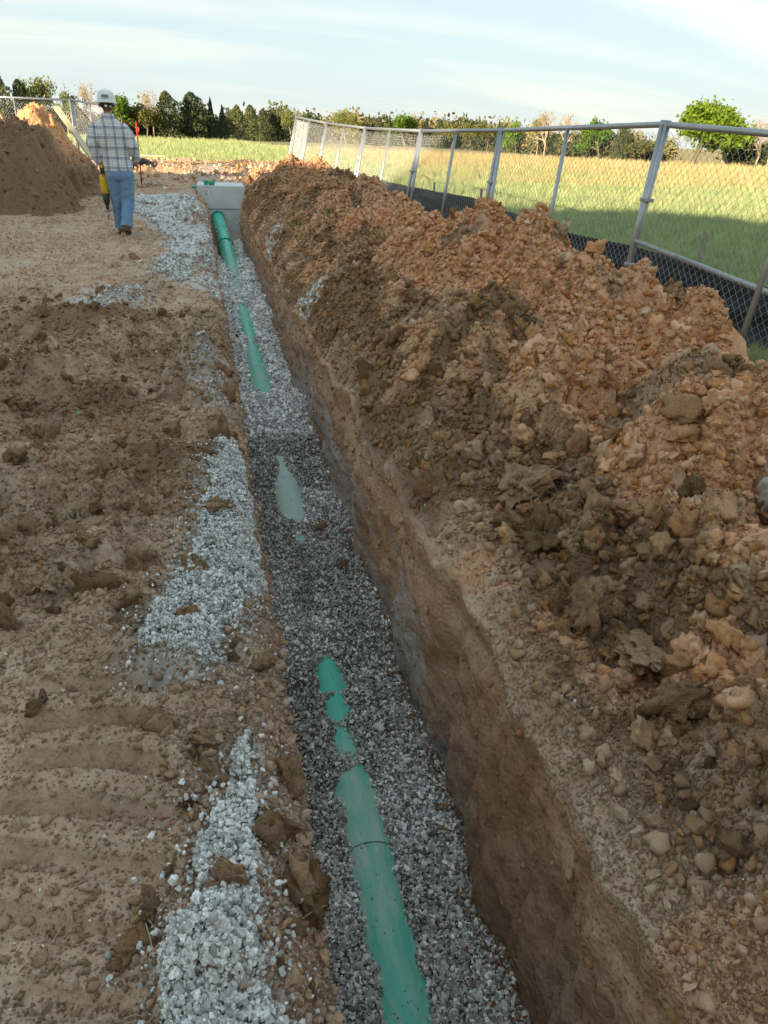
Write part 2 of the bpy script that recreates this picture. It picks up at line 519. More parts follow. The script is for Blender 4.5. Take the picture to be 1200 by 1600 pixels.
EXPO_Y = [-2, 0.5, 1.7, 2.3, 2.45, 2.55, 2.66, 2.74, 2.86, 2.93, 3.05, 3.18, 3.35, 4.2, 4.35, 4.55, 4.68, 4.85, 5.2, 5.4, 5.55, 5.7, 5.9, 7.0, 7.3, 7.7, 8.5, 9.0, 9.5, 10.4, 11.2, 11.9, 12.6, 13.6, 14.3, 15.2, 16.5, 19]
EXPO_E = [.028, .026, .028, .026, .0, .012, -.005, .016, .0, .025, .014, .0, -.03, -.025, .004, -.01, .014, .035, .045, .01, .0, .006, -.03, -.035, .02, .06, .04, .004, .03, .035, -.012, .012, .004, .03, .10, .24, .36, .5]
def expo(y): return np.interp(y, EXPO_Y, EXPO_E)
def gravel_z(x, y, micro=True):
    px = pipe_x(y)
    e = expo(y)
    z = pipe_top(y) - e
    d = np.abs(x - px)
    z = z - 0.02 * ss(.1, .3, d) * (x < px) + 0.015 * ss(.1, .35, d) * (x > px)
    z = z - 0.25 * ss(14.2, 15.6, y) * 0.2
    if micro:
        z = z + 0.018 * fbm(x * 3, y * 3, 24, 3) * ss(.02, .2, d) + 0.011 * fbm(x * 11, y * 9, 25, 3)
    return z

# ------------------------------------------------------------------ the excavated ground as one continuous surface, cut into its pieces
def rows():
    ys, y = [-2.5], -2.5
    while y < 36:
        d = math.hypot(max(y, 0.0) * 1.0, 1.3)
        st = 0.0075 * d if y > 0.5 else 0.05
        if y > 18: st = 0.014 * d
        y += st
        ys.append(y)
    return np.array(ys)
YS = rows()
sL = [0.0]
while sL[-1] < 13.5:
    sL.append(sL[-1] + max(0.011, 0.011 + 0.028 * max(0, sL[-1] - 0.55)))
sL = np.array(sL[::-1])
sR = [0.0]
while sR[-1] < 3.6:
    sR.append(sR[-1] + (0.0125 if sR[-1] < 1.9 else 0.05))
sR = np.array(sR)
NW = 46
tW = np.linspace(0, 1, NW + 2)[1:-1]
nF = 16

cols = []                                   # per column arrays over rows: x, z, section
Y = YS
LL, LR = lipL(Y), lipR(Y)
for s in sL:
    cols.append((LL - s, None, 0))
openf = 1 - ss(19.2, 19.7, Y)               # the trench closes behind the tank
XL = np.stack([LL - s for s in sL], 1)
XR = np.stack([LR + s for s in sR], 1)
Ym = Y[:, None]
ZL = left_z(XL, Ym + 0 * XL)
ZR = right_z(XR, Ym + 0 * XR)
floor = (pipe_top(Y) - 0.17 - 0.25 * ss(14, 16, Y))
floor = np.where(Y > 0, floor, floor)
floor = floor * openf + (0.5 * (ZL[:, -1] + ZR[:, 0]) - .01) * (1 - openf)
fl_l, fl_r = LL - 0.02, LR + 0.02
# left wall (top to bottom) and right wall (bottom to top)
def wall(top_x, top_z, bot_x, bot_z, seed, sign):
    T = tW[None, :]
    z = top_z[:, None] * (1 - T) + bot_z[:, None] * T
    x = top_x[:, None] * (1 - T) + bot_x[:, None] * T
    yy = Ym + 0 * z
    e = np.clip(np.minimum(T, 1 - T) * 6, 0, 1)
    streak = 0.022 * fbm(yy * 7 + z * 1.4, z * 1.3, seed, 4, .55) + 0.004 * fbm(yy * 26 + z * 6, z * 3, seed + 3, 3)
    big = 0.05 * fbm(yy * 1.1, z * 1.6, seed + 7, 3)
    grv = .020 * np.abs(np.sin((yy + .25 * z + .05 * vnoise(yy * 3, z * 2, seed + 9)) * np.pi / .11)) * ss(-.1, .3, fbm(yy * .8, z * .8, seed + 11, 2))
    lump = grv + 0.35 * lumps(yy, z, 0.10, seed + 20, .25) + 0.3 * lumps(yy, z, 0.05, seed + 30, .4)
    und = 0.035 * np.exp(-((T - 0.12) / 0.08) ** 2)
    streak = streak + .012 * fbm(yy * 9, z * 11, seed + 13, 4, .6) + .010 * np.abs(fbm(yy * 4, z * 6, seed + 15, 3))
    o = e * (streak + big - lump * (0.4 + .6 * ss(.25, 0, T)) + und) * openf[:, None]
    return x - sign * o, z, yy
XWl, ZWl, YWl = wall(LL, ZL[:, -1], fl_l, floor, 300, 1)
XWr_, ZWr_, YWr_ = wall(LR, ZR[:, 0], fl_r, floor, 340, -1)
XWr, ZWr = XWr_[:, ::-1], ZWr_[:, ::-1]
tF = np.linspace(0, 1, nF)[None, :]
XF = fl_l[:, None] * (1 - tF) + fl_r[:, None] * tF
ZF = floor[:, None] + 0 * XF + openf[:, None] * 0.01 * fbm(XF * 5, Ym + 0 * XF, 77, 2) + (1 - openf[:, None]) * .02 * fbm(XF * 2, Ym * 2 + 0 * XF, 78, 3)

X = np.concatenate([XL, XWl, XF, XWr, XR], 1)
Z = np.concatenate([ZL, ZWl, ZF, ZWr, ZR], 1)
Yg = np.repeat(Ym, X.shape[1], 1)
nl, nw, nf, nr = XL.shape[1], NW, nF, XR.shape[1]

PATCH = [
    ('near', [(-.19, .60), (-.175, .82), (-.165, .94), (-.13, 1.04), (-.09, 1.28), (-.04, 1.44), (.005, 1.42), (.02, 1.14), (.01, 1.04), (-.02, .94), (.02, .77), (.03, .60)], 17000, .95),
    ('mid', [(-.30, 1.86), (-.25, 2.12), (-.15, 2.53), (-.11, 3.11), (-.03, 3.65), (.06, 3.55), (.11, 2.95), (.09, 2.55), (.07, 2.18), (-.02, 1.94), (-.06, 1.79), (-.2, 1.71)], 42000, .95),
    ('thin', [(-.26, 4.8), (-.14, 5.61), (-.02, 4.64), (.01, 4.15), (-.08, 4.0)], 2600, .8),
    ('far', [(-1.72, 17.4), (-.6, 17.4), (-.25, 14.84), (-.06, 10.11), (-.02, 7.7), (-.29, 8.1), (-.75, 8.8), (-.58, 10.66), (-.87, 12.79), (-1.46, 15.22)], 30000, 1.0),
    ('strip', [(-1.36, 7.08), (-1.19, 7.86), (-.76, 8.1), (-.70, 7.2), (-1.07, 6.8)], 1500, .85),
    ('r1', [(.73, 7.36), (.97, 7.23), (.93, 6.78), (.74, 6.6)], 1300, 1.0), ('r2', [(.68, 11.52), (.93, 11.68), (.90, 10.74), (.68, 10.6)], 900, .9)]
PATCH_POLYS = [p_[1] for p_ in PATCH if p_[0][0] != 'r']

# colour properties of the soil itself
def orange_left(x, y):
    o = 0.06 + 0.14 * fbm(x * 1.2, y * 1.2, 401, 3)
    o = o + 0.42 * ss(19, 25, y) * ss(-.3, .3, fbm(x * .7, y * .7, 402, 3) + .1)
    o = o + 0.06 * (1 - ss(1.2, 2.2, y))
    return np.clip(o, 0, 1)
def orange_right(x, y):
    s = x - lipR(y)
    h = s / 1.42
    n = fbm(x * 1.5, y * 1.2, 411, 4)
    lb = np.cos(2 * np.pi * ((y - .55 * (1.42 - s)) / 1.05 + .25 * vnoise(y * .6, y * 0, 33)))
    o = ss(0.28, 0.62, h + 0.36 * n + .13 * lb)
    o = o * (1 - 0.62 * ss(7, 12, y + 2 * n)) + 0.10
    patch = ss(0.25, 0.5, fbm(x * 2.3, y * 2.0, 413, 3))
    o = np.where(h < .5, np.maximum(o, 0.6 * patch), o)
    o = o * (1 - 0.85 * ss(0.28, 0.55, fbm(x * 1.8 + 9, y * 1.6, 414, 3)))
    return np.clip(o, 0, 1)
def grey_left(x, y):
    s = lipL(y) - x
    return np.clip(0.35 * np.exp(-((s - .1) / .2) ** 2) * ss(-.2, .4, vnoise(y * 1.3, y * 0, 421)), 0, 1)
OL, OR = orange_left(XL, Ym + 0 * XL), orange_right(XR, Ym + 0 * XR)
tt = tW[None, :]
OWl = 0.30 + 0.2 * fbm(YWl * 1.5, ZWl * 2, 431, 3)
OWr = (0.26 + 0.22 * fbm(YWr_ * 1.4, ZWr_ * 1.6, 432, 3))
GWr = 1.0 * ss(.20, .5, tt) * ss(-.45, .0, fbm(YWr_ * 1.1, ZWr_ * 2.2, 433, 3)) * ss(1.5, 2.3, YWr_) * (1 - .5 * ss(7, 12, YWr_))
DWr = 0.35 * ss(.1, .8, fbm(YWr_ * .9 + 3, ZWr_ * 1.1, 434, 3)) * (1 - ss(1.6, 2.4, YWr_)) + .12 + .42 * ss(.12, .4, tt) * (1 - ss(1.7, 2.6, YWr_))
A_or = np.concatenate([OL, OWl, 0.2 + 0 * XF, OWr[:, ::-1], OR], 1)
def patch_dust(x, y):
    g = np.zeros_like(x)
    for poly in PATCH_POLYS:
        pa = np.array(poly); lo, hi = pa.min(0) - .3, pa.max(0) + .3
        k = (x > lo[0]) & (x < hi[0]) & (y > lo[1]) & (y < hi[1])
        if not k.any(): continue
        px, py = x[k], y[k]; dmin = np.full(px.shape, 9.0); ins = np.zeros(px.shape, bool)
        for i in range(len(poly)):
            x1, y1 = poly[i]; x2, y2 = poly[(i + 1) % len(poly)]
            t = np.clip(((px - x1) * (x2 - x1) + (py - y1) * (y2 - y1)) / ((x2 - x1) ** 2 + (y2 - y1) ** 2), 0, 1)
            dmin = np.minimum(dmin, np.hypot(px - x1 - t * (x2 - x1), py - y1 - t * (y2 - y1)))
            ins ^= ((y1 > py) != (y2 > py)) & (px < (x2 - x1) * (py - y1) / (y2 - y1 + 1e-9) + x1)
        v = np.where(ins, .85, .85 * np.exp(-(dmin / (.035 + .008 * py)) ** 2))
        g[k] = np.maximum(g[k], v)
    return g
A_gr = np.concatenate([np.maximum(grey_left(XL, Ym + 0 * XL), patch_dust(XL, Ym + 0 * XL)), 0.25 * ss(.5, .9, tt) + 0 * OWl, 0.5 + 0 * XF, GWr[:, ::-1], 0.06 + 0 * OR], 1)
def dark_left(x, y):
    n = fbm(x * 1.1 + 3, y * .9, 441, 4) + .45 * fbm(x * 7, y * 6, 445, 3)
    d = .48 * ss(1.6, 2.6, y + .4 * n) * (1 - .75 * ss(6.5, 8.5, y)) * ss(-.45, .35, n + .12)
    d = d + .30 * np.exp(-((lipL(y) - x - .42) / .16) ** 2) * ss(.8, 1.4, y) * (1 - ss(1.8, 2.4, y))
    for m_ in MOUNDS:
        d = d + .4 * np.exp(-((x - m_[0]) / m_[3] / 1.3) ** 2 - ((y - m_[1]) / m_[4] / 1.3) ** 2)
    return np.clip(d, 0, .85)
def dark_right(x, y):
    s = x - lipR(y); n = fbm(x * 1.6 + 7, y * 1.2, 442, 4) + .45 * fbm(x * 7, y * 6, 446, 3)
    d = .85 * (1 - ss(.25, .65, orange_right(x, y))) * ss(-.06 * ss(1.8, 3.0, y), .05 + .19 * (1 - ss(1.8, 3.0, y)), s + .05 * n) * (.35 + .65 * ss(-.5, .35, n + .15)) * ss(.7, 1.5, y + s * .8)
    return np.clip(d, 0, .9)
dkl = dark_left(XL, Ym + 0 * XL)
dkr = dark_right(XR, Ym + 0 * XR)
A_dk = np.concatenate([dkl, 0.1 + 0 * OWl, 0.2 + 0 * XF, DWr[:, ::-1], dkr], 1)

def cut(name, c0, c1):
    Xs, Ys_, Zs = X[:, c0:c1], Yg[:, c0:c1], Z[:, c0:c1]
    r, c = Xs.shape
    V = np.stack([Xs, Ys_, Zs], -1).reshape(-1, 3)
    i = np.arange((r - 1) * (c - 1)); a = (i // (c - 1)) * c + i % (c - 1)
    F = np.stack([a, a + 1, a + c + 1, a + c], 1)
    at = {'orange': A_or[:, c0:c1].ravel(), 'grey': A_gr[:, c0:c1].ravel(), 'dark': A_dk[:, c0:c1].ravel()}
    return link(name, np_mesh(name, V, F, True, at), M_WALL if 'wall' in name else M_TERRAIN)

o_ground = tag(cut('ground', 0, nl), kind='structure')
o_wl = tag(cut('trench_wall', nl - 1, nl + nw), kind='structure')
o_fl = tag(cut('trench_floor', nl + nw - 1, nl + nw + nf), kind='structure')
o_wr = tag(cut('trench_wall', nl + nw + nf - 1, nl + nw + nf + nw), kind='structure')
o_pile = cut('spoil_pile', nl + nw + nf + nw - 1, X.shape[1])
tag(o_pile, 'long ridge of brown and orange excavated soil beside the open trench', 'soil pile')

# ------------------------------------------------------------------ field to the horizon
def tan_at(x, y):
    az = x / np.maximum(np.abs(y), 1.0)
    dd = .32 * x + .9 * y + 13 * fbm(x * .055, y * .16, 801, 3) - 50 * (1 - ss(.06, .26, az))
    return np.clip(ss(26, 54, dd) * .82 + .05, 0, 1)
def mat_field():
    m, n, l, b = new_mat('meadow_turf', 0.95, 0.1)
    g = n.new('ShaderNodeNewGeometry'); P = g.outputs['Position']
    f = noise(n, l, P, 2.2, 6, .7)
    c = mixc(n, l, f, (0.28, 0.31, 0.12), (0.40, 0.43, 0.18))
    tan = mixc(n, l, f, (0.38, 0.28, 0.13), (0.54, 0.42, 0.21))
    c = mixc(n, l, attr(n, 'tan'), c, tan)
    l.new(c, b.inputs['Base Color'])
    bump(n, l, b, f, 0.9, 0.15)
    return m
M_FIELD = mat_field()
def axis(lo, hi, c, base, k):
    v = [c]
    while v[-1] < hi: v.append(v[-1] + base + k * abs(v[-1] - c))
    w = [c]
    while w[-1] > lo: w.append(w[-1] - base - k * abs(w[-1] - c))
    return np.array(sorted(set(w[1:] + v)))
fx, fy = axis(-1500, 1500, 4.0, .35, .05), axis(-300, 2200, 12.0, .4, .045)
FX, FY = np.meshgrid(fx, fy)
FZ = G(FX, FY) - 0.03 + 0.05 * fbm(FX * .3, FY * .3, 501, 3)
inside = (FX > -11.5) & (FX < 3.2) & (FY > -2.2) & (FY < 33.5)
r, c = FX.shape
i = np.arange((r - 1) * (c - 1)); a = (i // (c - 1)) * c + i % (c - 1)
F = np.stack([a, a + 1, a + c + 1, a + c], 1)
keep = ~inside.ravel()[F].all(1)
tag(link('field', np_mesh('field', np.stack([FX, FY, FZ], -1).reshape(-1, 3), F[keep], True, {'tan': tan_at(FX, FY).ravel()}), M_FIELD), kind='structure')

# unseen rise added behind the camera to cast shade over the near ground
s0 = 38.0
u = np.linspace(-32, 60, 90); w = np.linspace(-1, 1, 31)
U, WW = np.meshgrid(u, w, indexing='ij')
ex, ey = U - s0 * math.sin(LAZ), 21.5 - .55 * U - s0 * math.cos(LAZ)
nx, ny = 0.55 / math.hypot(1, .55), 1 / math.hypot(1, .55)
HX, HY = ex + nx * WW * 17, ey + ny * WW * 17
HZ = (s0 * math.tan(SUN_EL) + 0.5 * fbm(U * .25, U * 0, 511, 3)) * np.cos(WW * math.pi / 2) ** 1.3 * ss(-32, -24, U) * (1 - ss(50, 60, U)) - 0.1
r, c = HX.shape
i = np.arange((r - 1) * (c - 1)); a = (i // (c - 1)) * c + i % (c - 1)
tag(link('shade_caster', np_mesh('shade_caster', np.stack([HX, HY, HZ], -1).reshape(-1, 3), np.stack([a, a + 1, a + c + 1, a + c], 1), True), M_FIELD), kind='structure')

# ------------------------------------------------------------------ clods and stones
def ico(sub):
    bm = bmesh.new(); bmesh.ops.create_icosphere(bm, subdivisions=sub, radius=1.0)
    V = np.array([v.co[:] for v in bm.verts]); F = np.array([[v.index for v in f.verts] for f in bm.faces])
    bm.free(); return V, F

def lump_mesh(name, seed, sub, kind, mat):
    rg = np.random.default_rng(seed)
    if kind == 'stone':                          # crushed rock: a sharp-edged hull
        p = rg.normal(size=(13 + 3 * sub, 3)); p /= np.linalg.norm(p, axis=1)[:, None]
        p *= rg.uniform(.72, 1.05, (len(p), 1)); p *= rg.uniform(.62, 1.12, 3)
        bm = bmesh.new()
        for q in p: bm.verts.new(q)
        r = bmesh.ops.convex_hull(bm, input=bm.verts[:])
        bmesh.ops.delete(bm, geom=list({e for e in r['geom_unused'] + r['geom_interior'] if isinstance(e, bmesh.types.BMVert)}), context='VERTS')
        if sub >= 3: bmesh.ops.bevel(bm, geom=bm.edges[:], offset=.05, segments=1, affect='EDGES')
        bmesh.ops.triangulate(bm, faces=bm.faces[:])
        bm.verts.index_update()
        V = np.array([v.co[:] for v in bm.verts]); F = np.array([[v.index for v in f.verts] for f in bm.faces]); bm.free()
        me = np_mesh(name, V, F, False); me.materials.append(mat)
        return me
    V, F = ico(sub)
    n = V.copy()
    if True:
        for _ in range(12):
            d = rg.normal(size=3); d /= np.linalg.norm(d)
            h = rg.uniform(0.5, 0.92)
            k = V @ d
            V = V - np.outer(np.maximum(k - h, 0) * 0.92, d)
        off = rg.uniform(0, 50, 3)
        nz = fbm(n[:, 0] * 1.6 + off[0] + n[:, 2], n[:, 1] * 1.6 + off[1] - n[:, 2] * .7, seed, 4, .6)
        nz3 = fbm(n[:, 0] * 5 + off[1] + n[:, 2] * 2, n[:, 1] * 5 - n[:, 2] * 3, seed + 3, 3, .6)
        rid = np.abs(fbm(n[:, 0] * 2.3 + off[2] - n[:, 2] * 1.7, n[:, 1] * 2.3 + n[:, 2] * 1.9, seed + 9, 3, .6))
        V = V * (1 + 0.36 * nz + 0.20 * nz3 - 0.38 * rid)[:, None]
        nz2 = lumps(n[:, 0] * 2 + off[2] + n[:, 2], n[:, 1] * 2 + n[:, 2] * 1.3, 0.5, seed, .8)
        V = V + n * 0.22 * nz2[:, None]
        V = V * rg.uniform(0.75, 1.2, 3) * np.array([1, 1, .8])
    me = np_mesh(name, V, F, sub > 2 or seed % 3 != 0)
    me.materials.append(mat)
    return me

def variants(name, n, sub, kind, mat, seed):
    cl = bpy.data.collections.new(name)
    for k in range(n):
        cl.objects.link(bpy.data.objects.new('%s_%02d' % (name, k), lump_mesh(name, seed + k, sub, kind, mat)))
    return cl
V_CLOD_S = variants('clod_small', 9, 2, 'clod', M_CLOD, 1000)
V_CLOD_M = variants('clod_medium', 8, 3, 'clod', M_CLOD, 1100)
V_STONE_S = variants('stone_small', 12, 1, 'stone', M_STONE, 1200)

def scatter(name, pts, scl, tint, val, coll, parent=None, flat=0.0, seed=0):
    rg = np.random.default_rng(seed + 5)
    N = len(pts)
    me = bpy.data.meshes.new(name)
    me.vertices.add(N); me.vertices.foreach_set('co', np.asarray(pts, dtype=np.float32).ravel())
    rot = rg.uniform(0, 2 * np.pi, (N, 3)).astype(np.float32)
    if flat: rot[:, :2] *= flat
    sc = (np.asarray(scl)[:, None] * rg.uniform(.8, 1.25, (N, 3))).astype(np.float32)
    for an, ty, av, key in (('rot', 'FLOAT_VECTOR', rot, 'vector'), ('scl', 'FLOAT_VECTOR', sc, 'vector'), ('tint', 'FLOAT', tint, 'value'), ('val', 'FLOAT', val, 'value')):
        at = me.attributes.new(an, ty, 'POINT'); at.data.foreach_set(key, np.ascontiguousarray(av, dtype=np.float32).ravel())
    at = me.attributes.new('var', 'INT', 'POINT'); at.data.foreach_set('value', rg.integers(0, len(coll.objects), N).astype(np.int32))
    o = link(name, me, None, parent)
    ng = bpy.data.node_groups.new(name, 'GeometryNodeTree')
    ng.interface.new_socket('Geometry', in_out='INPUT', socket_type='NodeSocketGeometry')
    ng.interface.new_socket('Geometry', in_out='OUTPUT', socket_type='NodeSocketGeometry')
    n, l = ng.nodes, ng.links
    gi, go = n.new('NodeGroupInput'), n.new('NodeGroupOutput')
    ci = n.new('GeometryNodeCollectionInfo'); ci.inputs['Collection'].default_value = coll
    ci.inputs['Separate Children'].default_value = True; ci.inputs['Reset Children'].default_value = True
    ip = n.new('GeometryNodeInstanceOnPoints'); ip.inputs['Pick Instance'].default_value = True
    def na(nm, ty):
        x = n.new('GeometryNodeInputNamedAttribute'); x.data_type = ty; x.inputs['Name'].default_value = nm
        return x.outputs['Attribute']
    er = n.new('FunctionNodeEulerToRotation')
    l.new(na('rot', 'FLOAT_VECTOR'), er.inputs[0]); l.new(er.outputs[0], ip.inputs['Rotation'])
    l.new(na('scl', 'FLOAT_VECTOR'), ip.inputs['Scale'])
    l.new(na('var', 'INT'), ip.inputs['Instance Index'])
    l.new(gi.outputs[0], ip.inputs['Points']); l.new(ci.outputs[0], ip.inputs['Instance'])
    l.new(ip.outputs[0], go.inputs[0])
    md = o.modifiers.new('scatter', 'NODES'); md.node_group = ng
    tag(o, kind='stuff')
    return o

CAM = np.array([0, 0, CAMH])
def logy(N, lo, hi, rg):
    return lo * (hi / lo) ** rg.random(N)

# --- crumbs and clods on the left ground
rg = np.random.default_rng(21)
def left_points(N, lo=0.55, hi=20):
    y = logy(N, lo, hi, rg)
    wd = np.where(rg.random(N) < .85, np.minimum(0.42 + 0.27 * y, 5.0), np.minimum(1.1 + .4 * y, 6.5))
    x = lipL(y) + 0.01 - wd * rg.random(N) ** 1.15
    return x, y
x, y = left_points(130000)
keepp = rg.random(len(x)) < (0.12 + 0.88 * rough_mask(x, y))
x, y = x[keepp], y[keepp]
d = np.sqrt(x ** 2 + y ** 2 + CAMH ** 2)
sz = np.maximum(0.0026, 0.0011 * d) * (rg.pareto(2.5, len(x)) + 0.8)
sz = np.minimum(sz, 0.018)
z = left_z(x, y) + sz * 0.25
scatter('soil_crumbs', np.stack([x, y, z], 1), sz, np.clip(orange_left(x, y) + rg.normal(0, .12, len(x)), 0, 1), rg.uniform(.8, 1.2, len(x)) * (1 - .58 * dark_left(x, y)), V_CLOD_S, o_ground, seed=1)

# --- on the spoil pile
def right_points(N, lo=0.45, hi=21, smax=1.9):
    y = logy(N, lo, hi, rg)
    s = 0.02 + (smax - .02) * rg.random(N) ** 0.9
    return lipR(y) + s, y
x, y = right_points(230000)
d = np.sqrt(x ** 2 + y ** 2 + (CAMH - .3) ** 2)
s = x - lipR(y)
keepp = rg.random(len(x)) < 0.75 + 0.25 * ss(.05, .4, s)
x, y, d, s = x[keepp], y[keepp], d[keepp], s[keepp]
sz = np.maximum(0.0025, 0.0012 * d) * (rg.pareto(2.1, len(x)) + 0.8)
sz = np.minimum(sz, 0.028)
z = right_z(x, y) + sz * 0.25
tin = np.clip(orange_right(x, y) + rg.normal(0, .2, len(x)), 0, 1)
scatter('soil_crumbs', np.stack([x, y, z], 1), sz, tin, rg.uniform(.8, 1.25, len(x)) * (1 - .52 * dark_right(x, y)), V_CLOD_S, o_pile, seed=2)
x, y = right_points(9500, .6, 19)
s = x - lipR(y)
sz = np.minimum(0.019 * (rg.pareto(2.4, len(x)) + 0.85), 0.06)
keepp = rg.random(len(x)) < .03 + .97 * ss(.05 + .17 * (y < 2.2), .2 + .3 * (y < 2.2), s)
x, y, sz = x[keepp], y[keepp], sz[keepp]
z = right_z(x, y) - sz * 0.05
tin = np.clip(orange_right(x, y) * .9 + rg.normal(0, .2, len(x)), 0, 1)
scatter('soil_lumps', np.stack([x, y, z], 1), sz, tin, rg.uniform(.8, 1.25, len(x)) * (1 - .5 * dark_right(x, y)), V_CLOD_M, o_pile, seed=3)

# --- fine crumbs close to the camera
N = 60000
y = .5 + 1.5 * rg.random(N) ** 1.4; s = -.015 + .75 * rg.random(N); x = lipR(y) + s
sz = .0017 * (rg.pareto(2.6, N) + .8); sz = np.minimum(sz, .008)
scatter('soil_crumbs', np.stack([x, y, right_z(x, y) + sz * .3], 1), sz, np.clip(orange_right(x, y) + rg.normal(0, .15, N), 0, 1), rg.uniform(.75, 1.2, N) * (1 - .52 * dark_right(x, y)), V_CLOD_S, o_pile, seed=4)
N = 60000
y = .55 + 2.2 * rg.random(N) ** 1.4; x = lipL(y) + .01 - (.45 + .28 * y) * rg.random(N)
ok = rg.random(N) < .22 + .78 * np.maximum(rough_mask(x, y), np.exp(-((lipL(y) - x) / .2) ** 2)); x, y = x[ok], y[ok]
sz = .0016 * (rg.pareto(2.5, len(x)) + .8); sz = np.minimum(sz, .008)
scatter('soil_crumbs', np.stack([x, y, left_z(x, y) + sz * .3], 1), sz, np.clip(orange_left(x, y) + rg.normal(0, .12, len(x)), 0, 1), rg.uniform(.75, 1.2, len(x)) * (1 - .58 * dark_left(x, y)), V_CLOD_S, o_ground, seed=6)

# --- clods one can pick apart: parts of the pile and of the ground
CLOD_ME = {}
for key, mt in (('b', M_CLODB), ('d', M_CLODD), ('o', M_CLODO)):
    CLOD_ME[key] = [lump_mesh('clod', 1500 + k, 3, 'clod', mt) for k in range(7)]
def place_clods(N, pts, parent, szs, okeys):
    for k in range(N):
        x, y, zz, s = pts[k][0], pts[k][1], pts[k][2], szs[k]
        me = CLOD_ME[okeys[k]][k % 7]
        o = link('clod', me, None, parent)
        o.location = (x, y, zz + s * .12)
        o.rotation_euler = (rg.uniform(0, 6), rg.uniform(0, 6), rg.uniform(0, 6))
        o.scale = (s * rg.uniform(.85, 1.3), s * rg.uniform(.8, 1.1), s * rg.uniform(.7, 1.0))
N = 292
y = logy(N, .75, 12, rg)
s = 0.2 - .11 * (y > 2.2) + (1.3 - .35 * (y < 4)) * rg.random(N) ** 1.1
x = lipR(y) + s
sz = np.clip(0.028 * (rg.pareto(2.0, N) + .9) * (.75 + .6 * ss(1, 4, y)), .024, .085)
oo = orange_right(x, y)
dd_ = dark_right(x, y)
keys = ['o' if oo[k] + rg.normal(0, .15) > .5 else ('d' if rg.random() < .25 + .5 * dd_[k] else 'b') for k in range(N)]
place_clods(N, np.stack([x, y, right_z(x, y)], 1), o_pile, sz, keys)
N = 285
y = logy(N, .85, 8, rg)
x = lipL(y) - .02 - np.minimum(.40 + .26 * y, 3) * rg.random(N)
sz = np.clip(0.019 * (rg.pareto(1.9, N) + .9) * (.8 + .7 * ss(1, 4, y)), .015, .075)
keepm = rough_mask(x, y) > .15
keys = ['b' if rg.random() < .8 else 'd' for k in range(N)]
x = np.where(keepm, x, x - .9); y = np.where(keepm, y, y + 2.2)
place_clods(N, np.stack([x, y, left_z(x, y)], 1), o_ground, sz, keys)

# --- the big single clods
def big_clod(name, loc, sc, rot, key, seed, label, cat='soil clod'):
    me = lump_mesh(name, seed, 4, 'clod', {'b': M_CLODB, 'd': M_CLODD, 'o': M_CLODO}[key])
    o = link(name, me)
    o.location = loc; o.scale = sc; o.rotation_euler = rot
    return tag(o, label, cat)
def rz_(x, y): return float(right_z(np.array([x]), np.array([y]))[0])
def lz_(x, y): return float(left_z(np.array([x]), np.array([y]))[0])
big_clod('soil_block', (1.17, 2.62, rz_(1.17, 2.62) + 0.060), (0.195, 0.143, 0.111), (.1, -.25, .5), 'b', 31, 'big squared tan-brown soil block low on the spoil pile, behind a rounder clod')
big_clod('soil_clod', (1.155, 2.27, rz_(1.155, 2.27) + 0.060), (0.124, 0.111, 0.104), (.2, .1, 1.2), 'd', 32, 'round grey-brown soil clod just in front of the squared block on the pile')
big_clod('soil_clod', (1.175, 2.46, rz_(1.175, 2.46) + 0.060), (0.072, 0.065, 0.072), (.2, .4, .2), 'o', 39, 'orange clod wedged between the squared block and the round grey-brown clod')
big_clod('soil_clod', (1.45, 2.24, rz_(1.45, 2.24) + 0.050), (0.085, 0.078, 0.065), (.2, .7, 2.2), 'o', 40, 'orange crumbly clod right of the round grey-brown clod')
big_clod('soil_clod', (1.54, 2.00, rz_(1.54, 2.00) + 0.050), (0.111, 0.091, 0.085), (.5, .1, 1.2), 'd', 41, 'dark grey-brown clod pair-sized lump left of the pale rock')
big_clod('soil_clod', (1.105, 1.80, rz_(1.105, 1.80) + 0.060), (0.081, 0.072, 0.130), (.3, .2, .3), 'b', 33, 'upright tall grey-brown clod at the foot of the pile')
big_clod('soil_clod', (1.20, 1.62, rz_(1.20, 1.62) + 0.045), (0.143, 0.104, 0.065), (.1, .2, .9), 'b', 34, 'flat wide brown clod beside the upright clod at the foot of the pile')
big_clod('soil_clod', (1.125, 1.32, rz_(1.125, 1.32) + 0.050), (0.078, 0.065, 0.072), (.1, .5, 2.9), 'b', 42, 'wedge-shaped brown clod between the flat wide clod and the large crumbly one')
big_clod('soil_clod', (1.19, .97, rz_(1.19, .97) + 0.070), (0.208, 0.182, 0.156), (.4, .2, .3), 'b', 35, 'large crumbly clod at the right picture edge near the bottom')
big_clod('limestone_rock', (1.735, 1.83, rz_(1.735, 1.83) + 0.060), (0.072, 0.065, 0.104), (.2, .2, .1), 'b', 36, 'pale grey weathered rock half buried in orange soil at the right edge', 'rock')
big_clod('dark_clod', (-.245, .97, lz_(-.245, .97) + .012), (.060, .055, .038), (.1, .1, .4), 'd', 37, 'dark wet soil clod lying on the smooth track print beside the pale gravel')
big_clod('soil_clod', (-.072, 1.335, lz_(-.072, 1.335) + .01), (.034, .045, .03), (.1, .1, 1), 'b', 38, 'smooth brown clod at the narrow upper tip of the nearest gravel strip')
big_clod('soil_clod', (-.10, 1.49, lz_(-.10, 1.49) + .008), (.055, .045, .03), (.1, .1, 2), 'b', 43, 'broad flat brown clod lying between the two nearer gravel strips')
big_clod('soil_clod', (-.66, 2.30, lz_(-.66, 2.30) + .0), (.10, .07, .04), (.1, .0, 2), 'b', 44, 'low tan cracked soil clod near the left edge, level with the gravel bend')
